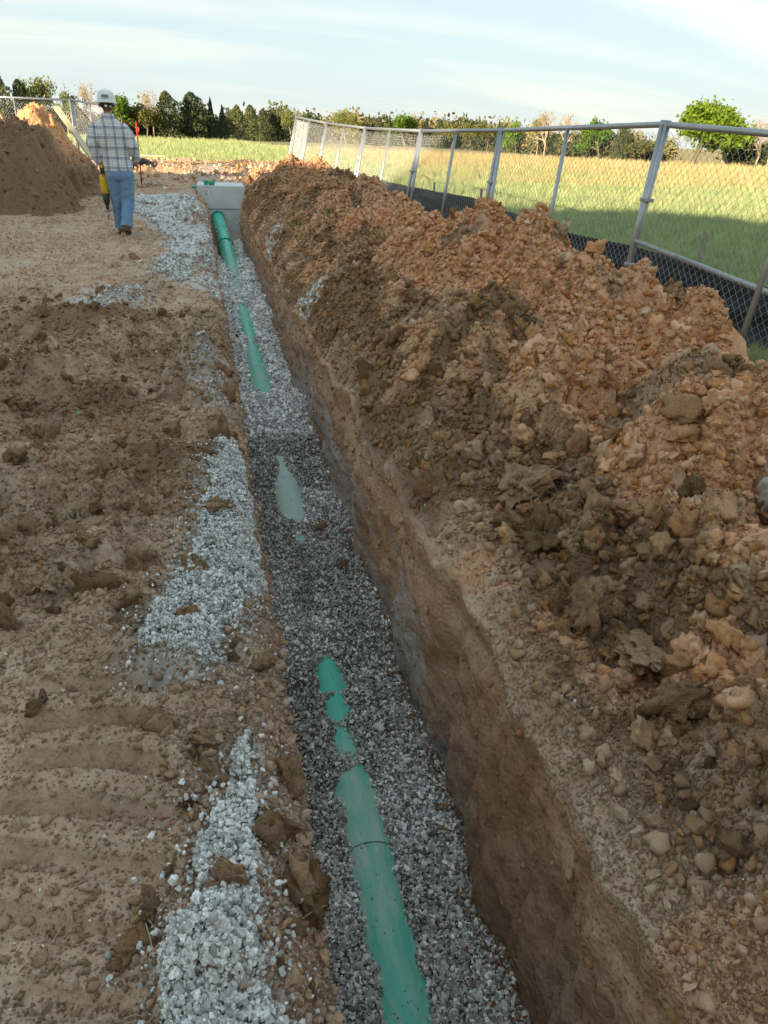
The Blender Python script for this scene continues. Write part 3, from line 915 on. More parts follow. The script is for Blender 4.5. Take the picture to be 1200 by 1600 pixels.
bpy.data.objects['limestone_rock'].data.materials[0] = mat_plain('weathered_limestone', (.40, .36, .31), .9, .2, .2, 3, bmp=.3)

# ------------------------------------------------------------------ gravel
def in_poly(px, py, poly):
    r = np.zeros(len(px), bool); n = len(poly)
    for i in range(n):
        x1, y1 = poly[i]; x2, y2 = poly[(i + 1) % n]
        c = ((y1 > py) != (y2 > py)) & (px < (x2 - x1) * (py - y1) / (y2 - y1 + 1e-9) + x1)
        r ^= c
    return r
allp, alls, allt = [], [], []
for nm, poly, N, tn in PATCH:
    pa = np.array(poly); lo, hi = pa.min(0) - .12, pa.max(0) + .12
    q = rg.uniform(lo, hi, (N * 3, 2))
    wob = np.stack([fbm(q[:, 0] * 7, q[:, 1] * 4, 601, 3), fbm(q[:, 0] * 7 + 9, q[:, 1] * 4, 602, 3)], 1) * np.array([.04, .10])
    qq = q + wob + rg.normal(0, .03, q.shape) * (rg.random((len(q), 1)) < .12) * 2.2
    ok = in_poly(qq[:, 0], qq[:, 1], poly)
    if nm in ('far', 'strip', 'thin'):
        ok &= fbm(q[:, 0] * 2.2, q[:, 1] * 1.1, 603, 3) > (-.18 if nm == 'far' else -.05) + rg.normal(0, .12, len(q))
    right = nm[0] == 'r'
    ok &= (q[:, 0] > lipR(q[:, 1]) + .01) if right else (q[:, 0] < lipL(q[:, 1]) - .015)
    q = q[ok][:N]
    d = np.sqrt(q[:, 0] ** 2 + q[:, 1] ** 2 + 2)
    sz = np.where(q[:, 1] < 1.7, .0053, np.maximum(.0042, .0013 * d)) * np.clip(rg.lognormal(0, .45, len(q)), .4, 2.1)
    hz = (right_z if right else left_z)(q[:, 0], q[:, 1])
    bulge = 0.03 * rg.random(len(q)) * (1 if nm in ('near', 'mid', 'far') else .2)
    allp.append(np.stack([q[:, 0], q[:, 1], hz + sz * .4 + bulge], 1)); alls.append(sz)
    allt.append(np.clip(tn + rg.normal(0, .16, len(q)) - .6 * (rg.random(len(q)) < .24), 0, 1))
# strays
x, y = left_points(2600, .6, 16)
st = rg.random(len(x)) < np.exp(-((lipL(y) - x) / .35)) + .12
x, y = x[st], y[st]
d = np.sqrt(x ** 2 + y ** 2 + 2)
sz = np.maximum(.0035, .0012 * d) * rg.lognormal(0, .35, len(x))
allp.append(np.stack([x, y, left_z(x, y) + sz * .5], 1)); alls.append(sz); allt.append(np.clip(rg.normal(.85, .2, len(x)), 0, 1))
x, y = right_points(900, .8, 14, .9)
d = np.sqrt(x ** 2 + y ** 2 + 2)
sz = np.maximum(.003, .001 * d) * rg.lognormal(0, .35, len(x))
allp.append(np.stack([x, y, right_z(x, y) + sz * .5], 1)); alls.append(sz); allt.append(np.clip(rg.normal(.75, .3, len(x)), 0, 1))
P_, S_, T_ = np.concatenate(allp), np.concatenate(alls), np.concatenate(allt)
scatter('gravel', P_, S_, T_, rg.uniform(.72, 1.3, len(P_)), V_STONE_S, seed=7)

# trench bedding: a continuous bed plus the stones lying on it
yb = YS[(YS > -1.2) & (YS < 18.2)]
tb = np.linspace(0, 1, 40)[None, :]
XB = (lipL(yb) - .06)[:, None] * (1 - tb) + (lipR(yb) + .06)[:, None] * tb
YB = np.repeat(yb[:, None], 40, 1)
ZB = gravel_z(XB, YB) - .006
def mat_bed():
    m, n, l, b = new_mat('gravel_bedding', .9, .2)
    g = n.new('ShaderNodeNewGeometry'); P = g.outputs['Position']
    vo = n.new('ShaderNodeTexVoronoi'); vo.inputs['Scale'].default_value = 75; l.new(P, vo.inputs['Vector'])
    c = mixc(n, l, vo.outputs['Color'], (.10, .09, .08), (.26, .245, .22))  # bed coloured darker than its stones, standing in for shade in the gaps
    c = mixc(n, l, attr(n, 'pale'), c, mixc(n, l, vo.outputs['Color'], (.30, .30, .29), (.6, .6, .59)))
    l.new(c, b.inputs['Base Color'])
    bump(n, l, b, math_(n, l, 'SUBTRACT', 1.0, vo.outputs['Distance']), 1.0, .012)
    return m
def pale(x, y):
    n = fbm(x * 2.4, y * 1.3, 611, 3)
    p = ss(5.6, 6.3, y + .5 * n) * .95
    p = p + .45 * ss(.12, .5, n) * (1 - ss(5, 6, y))
    p = p + .30 * ss(.15, .40, x - pipe_x(y)) * (1 - ss(5, 6, y)) + .5 * np.exp(-((y - 4.65) / .12) ** 2) * (x > pipe_x(y))
    dirt = np.exp(-((y - 4.25) / .33) ** 2) * ss(-.02, .1, x - pipe_x(y)) * (1 - ss(.25, .36, x - pipe_x(y))) + .8 * np.exp(-((y - 5.9) / .18) ** 2)
    return np.clip(p - dirt, 0, 1)
i = np.arange((len(yb) - 1) * 39); a = (i // 39) * 40 + i % 39
o_bed = link('gravel_bed', np_mesh('gravel_bed', np.stack([XB, YB, ZB], -1).reshape(-1, 3), np.stack([a, a + 1, a + 41, a + 40], 1), True, {'pale': pale(XB, YB).ravel()}), mat_bed())
tag(o_bed, kind='structure')
def bed_pts(N, lo, hi):
    y = logy(N, lo, hi, rg)
    x = lipL(y) - .015 + (lipR(y) - lipL(y) + .03) * rg.random(N)
    return x, y
x, y = bed_pts(80000, .9, 17.8)
d = np.sqrt(x ** 2 + y ** 2 + (CAMH + 1) ** 2)
sz = np.maximum(.0064, .0013 * d) * rg.lognormal(0, .36, len(x))
z = gravel_z(x, y) + sz * .25 + .008 * rg.random(len(x))
# stones do not sit on the bare crown of the pipe
dx = np.abs(x - pipe_x(y))
pz = pipe_top(y) - PIPE_R + np.sqrt(np.maximum(PIPE_R ** 2 - dx ** 2, 0))
bare = (dx < PIPE_R) & (pz > gravel_z(x, y) + .003)
few = rg.random(len(x)) < .012 + .16 * ss(.45, .95, dx / PIPE_R) + .05 * (fbm(x * 8, y * 5, 615, 2) > .3)
okk = ~bare | few
z = np.where(bare & few, pz + sz * .2, z); sz = np.where(bare & few, sz * .55, sz)
x, y, z, sz = x[okk], y[okk], z[okk], sz[okk]
t = np.clip(pale(x, y) * .70 + .42 + .12 * (x > pipe_x(y)) + rg.normal(0, .16, len(x)), 0, 1)
scatter('gravel', np.stack([x, y, z], 1), sz, t, np.clip(rg.lognormal(.08, .45, len(x)), .35, 2.2), V_STONE_S, seed=9)
# dark clods fallen onto the bedding
x, y = bed_pts(420, 1.2, 14)
sel = (np.exp(-((y - 4.25) / .4) ** 2) + np.exp(-((y - 9.5) / 1.2) ** 2) * (x < pipe_x(y)) + .06) > rg.random(len(x))
x, y = x[sel], y[sel]
sz = np.minimum(.009 * (rg.pareto(2.2, len(x)) + .8), .04)
scatter('soil_crumbs', np.stack([x, y, gravel_z(x, y) + sz * .4], 1), sz, rg.uniform(0, .25, len(x)), rg.uniform(.4, .7, len(x)), V_CLOD_S, o_bed, seed=11)
# soil crumbs sticking out of the walls
k = 22000
for (XX, ZZ, sgn, par, sd) in ((XWl, ZWl, 1, o_wl, 12), (XWr_, ZWr_, -1, o_wr, 13)):
    ri = np.searchsorted(YS, logy(k, .6, 17, rg)); ci_ = (NW * rg.random(k) ** 1.6).astype(int)
    ri = np.minimum(ri, len(YS) - 2)
    sz = np.maximum(.0016, .0008 * YS[ri]) * (rg.pareto(2.6, k) + .8); sz = np.minimum(sz, .022)
    pts = np.stack([XX[ri, ci_] + sgn * sz * .1, YS[ri] + rg.uniform(-.01, .01, k), ZZ[ri, ci_]], 1)
    scatter('soil_crumbs', pts, sz, np.clip(rg.normal(.3, .15, k), 0, 1), rg.uniform(.7, 1.1, k), V_CLOD_S, par, seed=sd)
# crumbs fallen from the walls onto the edges of the bedding
y = logy(3600, .9, 15, rg); sd_ = rg.random(3600) < .65
off = rg.exponential(.035, 3600)
x = np.where(sd_, lipR(y) + .01 - off, lipL(y) - .01 + off)
sz = np.minimum(.0045 * (rg.pareto(2.1, 3600) + .8) * (.8 + .06 * y), .012)
scatter('soil_crumbs', np.stack([x, y, gravel_z(x, y) + .006 + sz * .4], 1), sz, np.clip(rg.normal(.25, .15, 3600), 0, 1), rg.uniform(.5, .9, 3600), V_CLOD_S, o_bed, seed=14)
# a few larger clean stones along the strip
ST_ME = [lump_mesh('stone', 1700 + k, 3, 'stone', M_STONE1) for k in range(6)]
npoly = PATCH[0][1]
cnt = 0
while cnt < 150:
    if cnt < 90: qx, qy, poly = rg.uniform(-.3, .1), rg.uniform(.62, 1.5), npoly
    else: qx, qy, poly = rg.uniform(-.35, .12), rg.uniform(1.7, 2.6), PATCH[1][1]
    if not in_poly(np.array([qx]), np.array([qy]), poly)[0]: continue
    o = link('stone', ST_ME[cnt % 6], None, o_ground)
    s = rg.uniform(.006, .0115)
    o.location = (qx, qy, lz_(qx, qy) + .026 + s * .3); o.scale = (s * 1.2, s, s * .8); o.rotation_euler = (rg.uniform(0, 6), rg.uniform(0, 6), rg.uniform(0, 6))
    cnt += 1

# ------------------------------------------------------------------ green sewer pipe
def mat_pipe():
    m, n, l, b = new_mat('green_pvc', 0.42, 0.45)
    t = n.new('ShaderNodeTexCoord'); P = t.outputs['Object']
    st = n.new('ShaderNodeMapping'); st.inputs['Scale'].default_value = (1, .22, 1); l.new(P, st.inputs['Vector'])
    f = noise(n, l, st.outputs[0], 22, 6, .65)
    g = noise(n, l, P, 160, 3, .7)
    dst = math_(n, l, 'ADD', math_(n, l, 'MULTIPLY', ramp(n, l, f, .38, .68), attr(n, 'dust')), math_(n, l, 'MULTIPLY', attr(n, 'dust'), .35))
    dst = math_(n, l, 'MINIMUM', dst, .9)
    c = mixc(n, l, dst, (0.04, 0.60, 0.43), (0.58, 0.68, 0.62))
    c = mixc(n, l, math_(n, l, 'MULTIPLY', ramp(n, l, g, .62, .72), .55), c, (.16, .14, .12))
    l.new(c, b.inputs['Base Color'])
    l.new(math_(n, l, 'MULTIPLY_ADD', dst, .5, .35), b.inputs['Roughness'])
    return m
M_PIPE = mat_pipe()
root = tag(empty('sewer_pipe', (0, 0, 0)), 'green plastic sewer pipe half buried in gravel along the trench bottom', 'pipe')
def dust_at(y): return np.interp(y, [0, 1.6, 1.95, 2.05, 2.3, 2.7, 3.2, 4.4, 4.7, 5.7, 6.0, 8, 8.6, 9.7, 10.2, 12.5, 14.3, 15, 19], [.45, .5, .7, .9, .8, .2, .15, .6, 1.9, 1.9, .7, .6, .45, .2, .5, .6, .4, .06, .03])
def pipe_run(name, y0, y1, r, n=28, step=.12, dust=None):
    ys = np.linspace(y0, y1, max(2, int((y1 - y0) / step)))
    V = []; D = []
    for y in ys:
        cx, cz = float(pipe_x(y)), float(pipe_top(y)) - PIPE_R
        for k in range(n):
            a = 2 * math.pi * k / n
            V.append((cx + r * math.cos(a), y, cz + r * math.sin(a)))
            D.append(float(dust_at(y)) if dust is None else dust)
    F = []
    for i_ in range(len(ys) - 1):
        for k in range(n):
            k2 = (k + 1) % n
            F.append((i_ * n + k, i_ * n + k2, (i_ + 1) * n + k2, (i_ + 1) * n + k))
    return link(name, np_mesh(name, V, F, True, {'dust': D}), M_PIPE, root)
pipe_run('pipe_section', -1.5, 2.02, PIPE_R)
pipe_run('pipe_section', 2.0, 8.1, PIPE_R)
pipe_run('pipe_section', 8.08, 12.3, PIPE_R)
pipe_run('pipe_section', 12.28, 15.9, PIPE_R)
pipe_run('pipe_section', 15.88, 18.31, PIPE_R)
pipe_run('bell_socket', 2.0, 2.36, PIPE_R + .006)
pipe_run('bell_socket', 15.75, 16.15, PIPE_R + .018, dust=.02)
pipe_run('collar', 18.26, 18.31, PIPE_R + .03, dust=.02)

# ------------------------------------------------------------------ concrete tank at the end of the trench
M_CONC = mat_plain('cast_concrete', (.68, .71, .73), .85, .25, .1, 5, bmp=.25, dirt=((.46, .42, .36), .5))
M_BLACK = mat_plain('black_plastic', (.02, .02, .022), .5, .4)
M_WHITE = mat_plain('white_label', (.78, .79, .80), .6, .3, .03)
M_PVC = mat_plain('green_pvc_fitting', (.03, .40, .22), .45, .4)
tank = tag(empty('concrete_tank', (.15, 18.9, -.6)), 'pale grey precast concrete tank with a rim at the far end of the trench', 'tank')
bx = MB(); bx.box((0, 0, .20), (.86, 1.1, .54), taper=1.07)
bx.obj('body', M_CONC, tank, bevel=.012)
bx = MB(); bx.box((0, 0, .715), (1.02, 1.22, .48), taper=1.015)
bx.obj('upper_tier', M_CONC, tank, bevel=.012)
bx = MB(); bx.box((0, 0, -.16), (.84, 1.08, .16))
bx.obj('base_slab', M_CONC, tank, bevel=.01)
bx = MB(); bx.box((-.33, -.6165, .80), (.14, .004, .14), Matrix.Rotation(math.radians(-2), 3, 'Y'))
lab = bx.obj('paper_label', M_WHITE, tank)
bx = MB()
for r_, (wd, zz) in enumerate(((.08, .045), (.10, .02), (.06, -.005), (.09, -.03), (.05, -.045))):
    bx.box((-.335, -.6195, .80 + zz), (wd, .002, .007))
bx.obj('print', M_BLACK, lab)
def fitting(name, loc, label, tall, rz=0.0, tilt=0.0):
    rr = tag(empty(name, loc, rz), label, 'pipe fitting')
    mb = MB(); mb.lathe([(.045, 0), (.045, tall)], 16); mb.obj('pipe_stub', M_PVC, rr, True)
    mb = MB(); mb.lathe([(.054, tall - .035), (.056, tall - .03), (.056, tall + .004), (.05, tall + .012)], 16); mb.obj('rim', M_PVC, rr, True)
    rr.rotation_euler = (tilt, 0, rz)
fitting('pipe_fitting', (-.17, 18.42, .352), 'short green pipe stub standing upright on the concrete tank', .09, 0, 0)
fitting('pipe_fitting', (-.09, 18.40, .40), 'green pipe piece lying on its side on the concrete tank', .10, .9, 1.5)
fitting('drain_fitting', (-.43, 18.36, .30), 'flat green pipe cap lying in soil left of the concrete tank', .025, 0, .1)

# ------------------------------------------------------------------ chain-link fence panels
def chain_mesh(L, H, p=0.085, r=0.0021):
    h = p / 2
    nw_, nh = int(L / h), int(H / h)
    V, F = [], []
    k = 0
    xs = np.arange(nw_)
    for wv in range(nw_):
        pts = []
        for j in range(nh + 1):
            off = (j + wv) % 2
            pts.append(((wv + off) * h, 0.003 * (1 if off else -1), j * h))
        pts = np.array(pts)
        for j in range(nh + 1):
            for q in range(3):
                a = 2 * math.pi * q / 3
                V.append((pts[j, 0] + r * math.cos(a), pts[j, 1] + r * math.sin(a), pts[j, 2]))
        for j in range(nh):
            b0 = k + j * 3
            for q in range(3):
                q2 = (q + 1) % 3
                F.append((b0 + q, b0 + q2, b0 + 3 + q2, b0 + 3 + q))
        k += (nh + 1) * 3
    return np_mesh('chain_mesh', V, F, True)
PL, PH = 3.6, 1.80
ME_CHAIN = chain_mesh(PL - .06, PH - .03)
def rod(a, b, r, n=10):
    mb = MB(); mb.tube([a, b], r, n); return mb
ME_RAIL = rod((0.0, 0, PH), (PL, 0, PH), .027).mesh('top_rail', True)
ME_BRAIL = rod((0.0, 0, .04), (PL, 0, .04), .022).mesh('bottom_rail', True)
ME_POST = rod((0, 0, -.06), (0, 0, PH + .035), .029).mesh('post', True)
ME_MID = rod((0, 0, 0), (0, 0, PH), .024).mesh('post', True)
mb = MB()
for q in (.55, 1.15): mb.box((0, 0, q), (.13, .075, .035)); mb.tube([(0, -.06, q), (0, .06, q)], .009, 6)
ME_CLAMP = mb.mesh('clamp', False, .004)
for me_, mt_ in ((ME_CHAIN, M_WIRE), (ME_RAIL, M_GALV), (ME_BRAIL, M_GALV), (ME_POST, M_GALV), (ME_MID, M_GALV), (ME_CLAMP, M_GALV)):
    me_.materials.append(mt_)
def panel(T0, T1, lean, label, group, clamp=True, mid=.5):
    T0, T1 = Vector(T0), Vector(T1)
    xa = (T1 - T0); L = xa.length; xa.normalize()
    u_ = Vector((lean[0], lean[1], 1)).normalized()
    ya = u_.cross(xa).normalized(); za = xa.cross(ya).normalized()
    o = empty('fence_panel')
    B = T0 - za * PH
    o.matrix_world = Matrix(((xa.x, ya.x, za.x, B.x), (xa.y, ya.y, za.y, B.y), (xa.z, ya.z, za.z, B.z), (0, 0, 0, 1)))
    k = L / PL
    o.scale = (k, 1, 1)
    tag(o, label, 'fence panel', group)
    for me_, x_ in ((ME_CHAIN, .03), (ME_RAIL, 0), (ME_BRAIL, 0), (ME_POST, .034), (ME_MID, PL * mid), (ME_POST, PL - .034)):
        c = link(me_.name.split('.')[0], me_, None, o); c.location = (x_, 0, 0)
    if clamp:
        c = link('clamp', ME_CLAMP, None, o); c.location = (0.0, 0, 0)
    return o
gR = 'chain-link fence panels leaning back behind the soil pile'
TP = [((4.35, 3.36, 1.46), .08), ((4.13, 7.04, 1.64), .08), ((3.85, 10.68, 1.58), .11), ((3.58, 14.0, 1.56), .15), ((3.28, 17.7, 1.60), .21), ((2.95, 21.4, 1.71), .22), ((2.56, 25.4, 1.89), .22)]
names = ['nearest leaning fence panel, cut off by the right picture edge', 'fence panel next past the thick double post, the second nearest', 'third fence panel from the right, above the dip between pile peaks',
         'fourth fence panel from the right, above the dark middle of the pile', 'fifth fence panel from the right, just short of the far end', 'last full fence panel before the sunlit far corner']
pans = []
for k in range(6):
    ln = (TP[k][1] + TP[k + 1][1]) / 2
    pans.append(panel(TP[k][0], TP[k + 1][0], (ln, 0), names[k], gR))
panel((2.60, 25.45, 1.89), (3.35, 28.6, 1.84), (.20, 0), 'fence panel turning away at the sunlit far corner', gR, True, .55)
# long galvanized pipe tied across the nearest panel
mb = MB(); mb.tube([(4.02, 7.0, .62), (4.28, 5.2, .44), (4.5, 3.5, .30)], .024, 10)
o = mb.obj('rail_pipe', M_GALV, None, True); tag(o, 'loose galvanized pipe slanting across the nearest fence panel above the black fabric', 'pipe')
gL = 'chain-link fence panels behind the soil heap on the far left'
pl_ = panel((-3.62, 24.0, 2.04), (-6.55, 24.0, 2.03), (-.02, .02), 'fence panel standing square behind the orange soil heap at far left', gL, True, .49)
pm_ = panel((-3.60, 24.05, 2.04), (-3.20, 27.6, 2.02), (.0, .02), 'fence panel running away behind the worker, with a small white tag', gL)
mb = MB(); mb.box((.22, .02, 1.52), (.16, .012, .22)); mb.obj('tag', M_WHITE, pm_)

# ------------------------------------------------------------------ silt fence
def mat_fabric():
    m, n, l, b = new_mat('black_geotextile', .6, .35)
    t = n.new('ShaderNodeTexCoord'); P = t.outputs['Object']
    mp_ = n.new('ShaderNodeMapping'); mp_.inputs['Scale'].default_value = (.3, .3, 6); l.new(P, mp_.inputs['Vector'])
    f = noise(n, l, mp_.outputs[0], 7, 5, .65)
    c = mixc(n, l, f, (.008, .009, .012), (.030, .034, .042))
    l.new(c, b.inputs['Base Color'])
    bump(n, l, b, f, .6, .02)
    return m
M_FAB = mat_fabric()
M_STAKE = mat_plain('weathered_wood', (.34, .29, .23), .9, .15, .25, 20, bmp=.3)
path = np.array([(5.15, 2.6, .40), (5.0, 3.6, .42), (4.86, 6.0, .44), (4.66, 7.96, .52), (4.30, 9.3, .54), (4.22, 11, .58), (4.2, 12.7, .64), (3.95, 14.5, .58), (3.62, 16.6, .52), (3.5, 18, .5), (3.4, 21, .45)])
sf = tag(empty('silt_fence', (4.3, 10, 0)), 'low black silt fence fabric along the field edge behind the leaning panels', 'silt fence')
path[:, 2] += .07
tq = np.linspace(0, 1, 420); arc = np.linspace(0, 1, len(path))
pxy = np.stack([np.interp(tq, arc, path[:, k]) for k in range(3)], 1)
hv = np.linspace(0, 1, 22)
V = []
for (x_, y_, h_) in pxy:
    V.append(np.stack([x_ + (1 - hv) ** 2 * -.16 + .05 * np.sin(hv * 9 + y_ * 2) * (1 - hv) * .5 + .03 * fbm(hv * 5, hv * 0 + y_ * .8, 701, 3), y_ + 0 * hv,
                       float(G(np.array([x_]), np.array([y_]))[0]) - .04 + hv * h_ + .015 * vnoise(hv * 0 + y_ * 1.5, hv * 0, 703)], 1))
V = np.array(V); r, c = V.shape[:2]
i = np.arange((r - 1) * (c - 1)); a = (i // (c - 1)) * c + i % (c - 1)
fab = link('fabric', np_mesh('fabric', V.reshape(-1, 3) - np.array([4.3, 10, 0]), np.stack([a, a + 1, a + c + 1, a + c], 1), True), M_FAB, sf)
sd = fab.modifiers.new('thickness', 'SOLIDIFY'); sd.thickness = .003
for (x_, y_, t_, ln) in ((4.84, 7.15, .70, .02), (4.36, 9.35, .62, -.02), (4.28, 12.67, .73, .03), (4.02, 14.6, .72, .01), (3.44, 20.6, .62, -.12), (5.05, 4.2, .5, .02)):
    mb = MB(); mb.bar((x_ + .02 - 4.3, y_ - 10, -.25), (x_ + .02 + ln - 4.3, y_ - 10 + .02, t_), .036, .036, (0, 1, 0))
    mb.obj('stake', M_STAKE, sf)

# ------------------------------------------------------------------ soil heap on the left
hx, hy = np.meshgrid(np.linspace(-9.5, -1.6, 230), np.linspace(12.6, 22.5, 230))
def heap(x, y):
    # dark cut face in front, orange crest behind
    w = .25 * fbm(y * .9, x * .9, 721, 3)
    e1 = -(x + 2.45 + w * .6) - .10 * (y - 17)                    # distance inside, from the trench side
    e2 = (y - 14.15 + .45 * (x + 3.4) * -1 * .9 + w)               # from the front
    z = 1.24 * ss(0, .75, e1) * ss(-.1, .55, e2)
    z = z * (1 - .35 * ss(-4.5, -7.5, x)) * (1 - ss(18.4, 21.5, y))
    z = z * (1 - .24 * ss(-3.3, -2.5, x))
    z2 = 1.62 * np.exp(-(((x + 3.62) / .85) ** 2 + ((y - 19.0) / 1.5) ** 2))
    z = np.maximum(z, z2)
    st = fbm(x * 5 + y * 5, z * 1.2 + 5, 722, 4)
    k = ss(.02, .3, z)
    return G(x, y) + z - .06 + k * (.12 * st + .20 * fbm(x * 1.8, y * 1.8, 723, 4) + .5 * lumps(x, y, .28, 730, .5) + .5 * lumps(x, y, .13, 740, .6))
hz = heap(hx, hy)
r, c = hx.shape
i = np.arange((r - 1) * (c - 1)); a = (i // (c - 1)) * c + i % (c - 1)
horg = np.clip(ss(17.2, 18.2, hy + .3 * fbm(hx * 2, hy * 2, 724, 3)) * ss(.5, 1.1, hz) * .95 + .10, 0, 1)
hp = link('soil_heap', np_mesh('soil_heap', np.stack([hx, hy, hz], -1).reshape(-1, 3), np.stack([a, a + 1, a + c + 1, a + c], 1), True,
          {'orange': horg.ravel(), 'grey': 0 * horg.ravel(), 'dark': (.92 * (1 - horg)).ravel()}), M_TERRAIN)  # dark soil, deepened on the face to stand in for its shade
tag(hp, 'tall dark cut soil heap with an orange crest at the left edge', 'soil heap')
x, y = rg.uniform(-6, -2.2, 9000), rg.uniform(13.4, 21, 9000)
z = heap(x, y); sel = z > G(x, y) - .03
x, y, z = x[sel], y[sel], z[sel]
sz = np.minimum(.011 * (rg.pareto(2.4, len(x)) + .8), .05)
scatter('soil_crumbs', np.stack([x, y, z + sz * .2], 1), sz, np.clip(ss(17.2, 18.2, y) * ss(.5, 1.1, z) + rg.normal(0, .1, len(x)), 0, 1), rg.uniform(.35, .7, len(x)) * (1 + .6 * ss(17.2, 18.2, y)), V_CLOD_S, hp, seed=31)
M_LUMBER = mat_plain('pale_lumber', (.62, .50, .33), .8, .2, .15, 6, bmp=.15)
mb = MB(); mb.bar((-2.86, 17.1, 1.74), (-2.04, 15.1, .93), .10, .05)
lum = tag(mb.obj('lumber_board', M_LUMBER, None, bevel=.004), 'long pale lumber board leaning down the soil heap beside the worker', 'board')

# ------------------------------------------------------------------ small things near the tank
mb = MB(); mb.tube([(-1.68, 20.0, .1), (-1.66, 20.0, 1.42)], .014, 8)
mk = tag(empty('marker_stake', (0, 0, 0)), 'thin dark marker stake with a red painted top beside the worker', 'marker stake')
mb.obj('shaft', mat_plain('dark_rust_steel', (.06, .04, .035), .7), mk, True)
mb = MB(); mb.tube([(-1.66, 20.0, 1.20), (-1.66, 20.0, 1.56)], .015, 8); mb.obj('red_tip', mat_plain('red_tape', (.55, .03, .035), .6), mk, True)
mb = MB(); mb.box((-1.635, 20.0, 1.40), (.045, .006, .09), Matrix.Rotation(.2, 3, 'Y')); mb.obj('flag', mat_plain('red_flag', (.60, .05, .06), .7), mk)
def rock(name, loc, sc, rot, mat, seed, label, cat):
    me = lump_mesh(name, seed, 3, 'stone', mat); o = link(name, me); o.location = loc; o.scale = sc; o.rotation_euler = rot
    return tag(o, label, cat)
M_FLAG = mat_plain('grey_slab_stone', (.26, .24, .21), .9, .2, .15, 5, bmp=.3)
M_PALE = mat_plain('pale_block_stone', (.66, .66, .66), .85, .2, .08, 5, bmp=.2)
rock('stone_slab', (-1.36, 20.3, .24), (.30, .22, .07), (0, .03, .2), M_FLAG, 51, 'flat grey stone slab lying on the soil left of the tank', 'stone')
rock('white_block', (-1.10, 19.25, .20), (.10, .09, .08), (.1, .1, 0), M_PALE, 52, 'white rounded block between the slab and the gravel', 'block')
rock('white_block', (-1.57, 18.3, .15), (.09, .07, .05), (0, .1, .3), M_PALE, 53, 'small white block nearest the worker, left of the slab', 'block')
rock('white_block', (-1.38, 17.9, .14), (.085, .06, .035), (0, 0, 1), M_PALE, 54, 'flat white chip block on the soil just above the far gravel', 'block')
# rolled silt-fence fabric
mb = MB()
for k, (dx, dz, r_) in enumerate(((0, 0, .13), (.2, .02, .12), (.08, .16, .11), (.38, -.02, .10))):
    mb.tube([(-2.35 + dx, 24.6 + dx * .4, .36 + dz), (-2.1 + dx, 25.4 + dx, .37 + dz), (-1.75 + dx, 26.3 + dx, .30 + dz * .5)], [r_ * .8, r_, r_ * .7], 10)
tag(mb.obj('fabric_roll', M_FAB, None, True), 'crumpled black fabric roll on the ground beyond the worker', 'fabric roll')
mb = MB(); mb.box((-2.0, 28.4, .62), (.95, .3, .05)); mb.box((-2.35, 28.4, .42), (.06, .2, .36)); mb.box((-1.65, 28.4, .42), (.06, .2, .36))
tag(mb.obj('plank_trestle', M_LUMBER, None, bevel=.004), 'low pale plank trestle at the edge of the meadow beyond the worker', 'trestle')
mb = MB(); mb.lathe([(.018, 0), (.02, .004), (.02, .014), (.012, .02)], 12)
o = mb.obj('bottle_cap', mat_plain('bright_green_plastic', (.02, .42, .13), .4, .4), None, True); o.location = (-.79, 4.05, lz_(-.79, 4.05) + .02); o.rotation_euler = (.4, .3, 0); o.scale = (.6, .6, .6)
tag(o, 'tiny bright green plastic cap on the churned brown soil', 'cap')

# broken ground beyond the tank
x, y = rg.uniform(-7, 3.2, 5200), rg.uniform(19.4, 34, 5200)
f_ = far_bump(x, y)
zz = np.where(x < lipL(y), left_z(x, y), right_z(x, y))
sz = np.minimum(.022 * (rg.pareto(2.4, len(x)) + .8), .09)
scatter('soil_crumbs', np.stack([x, y, zz + sz * .2], 1), sz, np.clip(orange_left(x, y) + rg.normal(.1, .2, len(x)), 0, 1), rg.uniform(.6, 1.2, len(x)), V_CLOD_M, o_ground, seed=33)

# ------------------------------------------------------------------ grass
def mat_grass(name, c0, c1):
    m, n, l, b = new_mat(name, .7, .2)
    ti = attr(n, 'tint', 'INSTANCER'); vi = attr(n, 'val', 'INSTANCER')
    c = mixc(n, l, ti, c0, c1)
    v = n.new('ShaderNodeHueSaturation'); l.new(vi, v.inputs['Value']); l.new(c, v.inputs['Color'])
    l.new(v.outputs[0], b.inputs['Base Color'])
    tr = n.new('ShaderNodeBsdfTranslucent'); l.new(v.outputs[0], tr.inputs['Color'])
    mx = n.new('ShaderNodeMixShader'); mx.inputs[0].default_value = .3
    out = n['Material Output']
    l.new(b.outputs[0], mx.inputs[1]); l.new(tr.outputs[0], mx.inputs[2]); l.new(mx.outputs[0], out.inputs['Surface'])
    return m
M_GRASS = mat_grass('grass_blades', (.38, .46, .21), (.56, .44, .22))
def tuft(seed, n=16, spread=.35, h=1.0):
    q = np.random.default_rng(seed); V, F = [], []
    for k in range(n):
        a = q.uniform(0, 2 * np.pi); r0 = spread * q.random(); lean = q.uniform(.1, .7); hh = h * q.uniform(.55, 1.1); w = q.uniform(.018, .035)
        bx_, by_ = r0 * math.cos(a), r0 * math.sin(a); d = q.uniform(0, 2 * np.pi); dx, dy = math.cos(d), math.sin(d)
        px_, py_ = -dy * w, dx * w
        b0 = len(V)
        for t, ww in ((0, 1), (.55, .8), (1, .05)):
            ox, oy = dx * lean * hh * t * t, dy * lean * hh * t * t
            V += [(bx_ + ox - px_ * ww, by_ + oy - py_ * ww, hh * t), (bx_ + ox + px_ * ww, by_ + oy + py_ * ww, hh * t)]
        F += [(b0, b0 + 1, b0 + 3, b0 + 2), (b0 + 2, b0 + 3, b0 + 5, b0 + 4)]
    me = np_mesh('tuft', V, F, True); me.materials.append(M_GRASS)
    return me
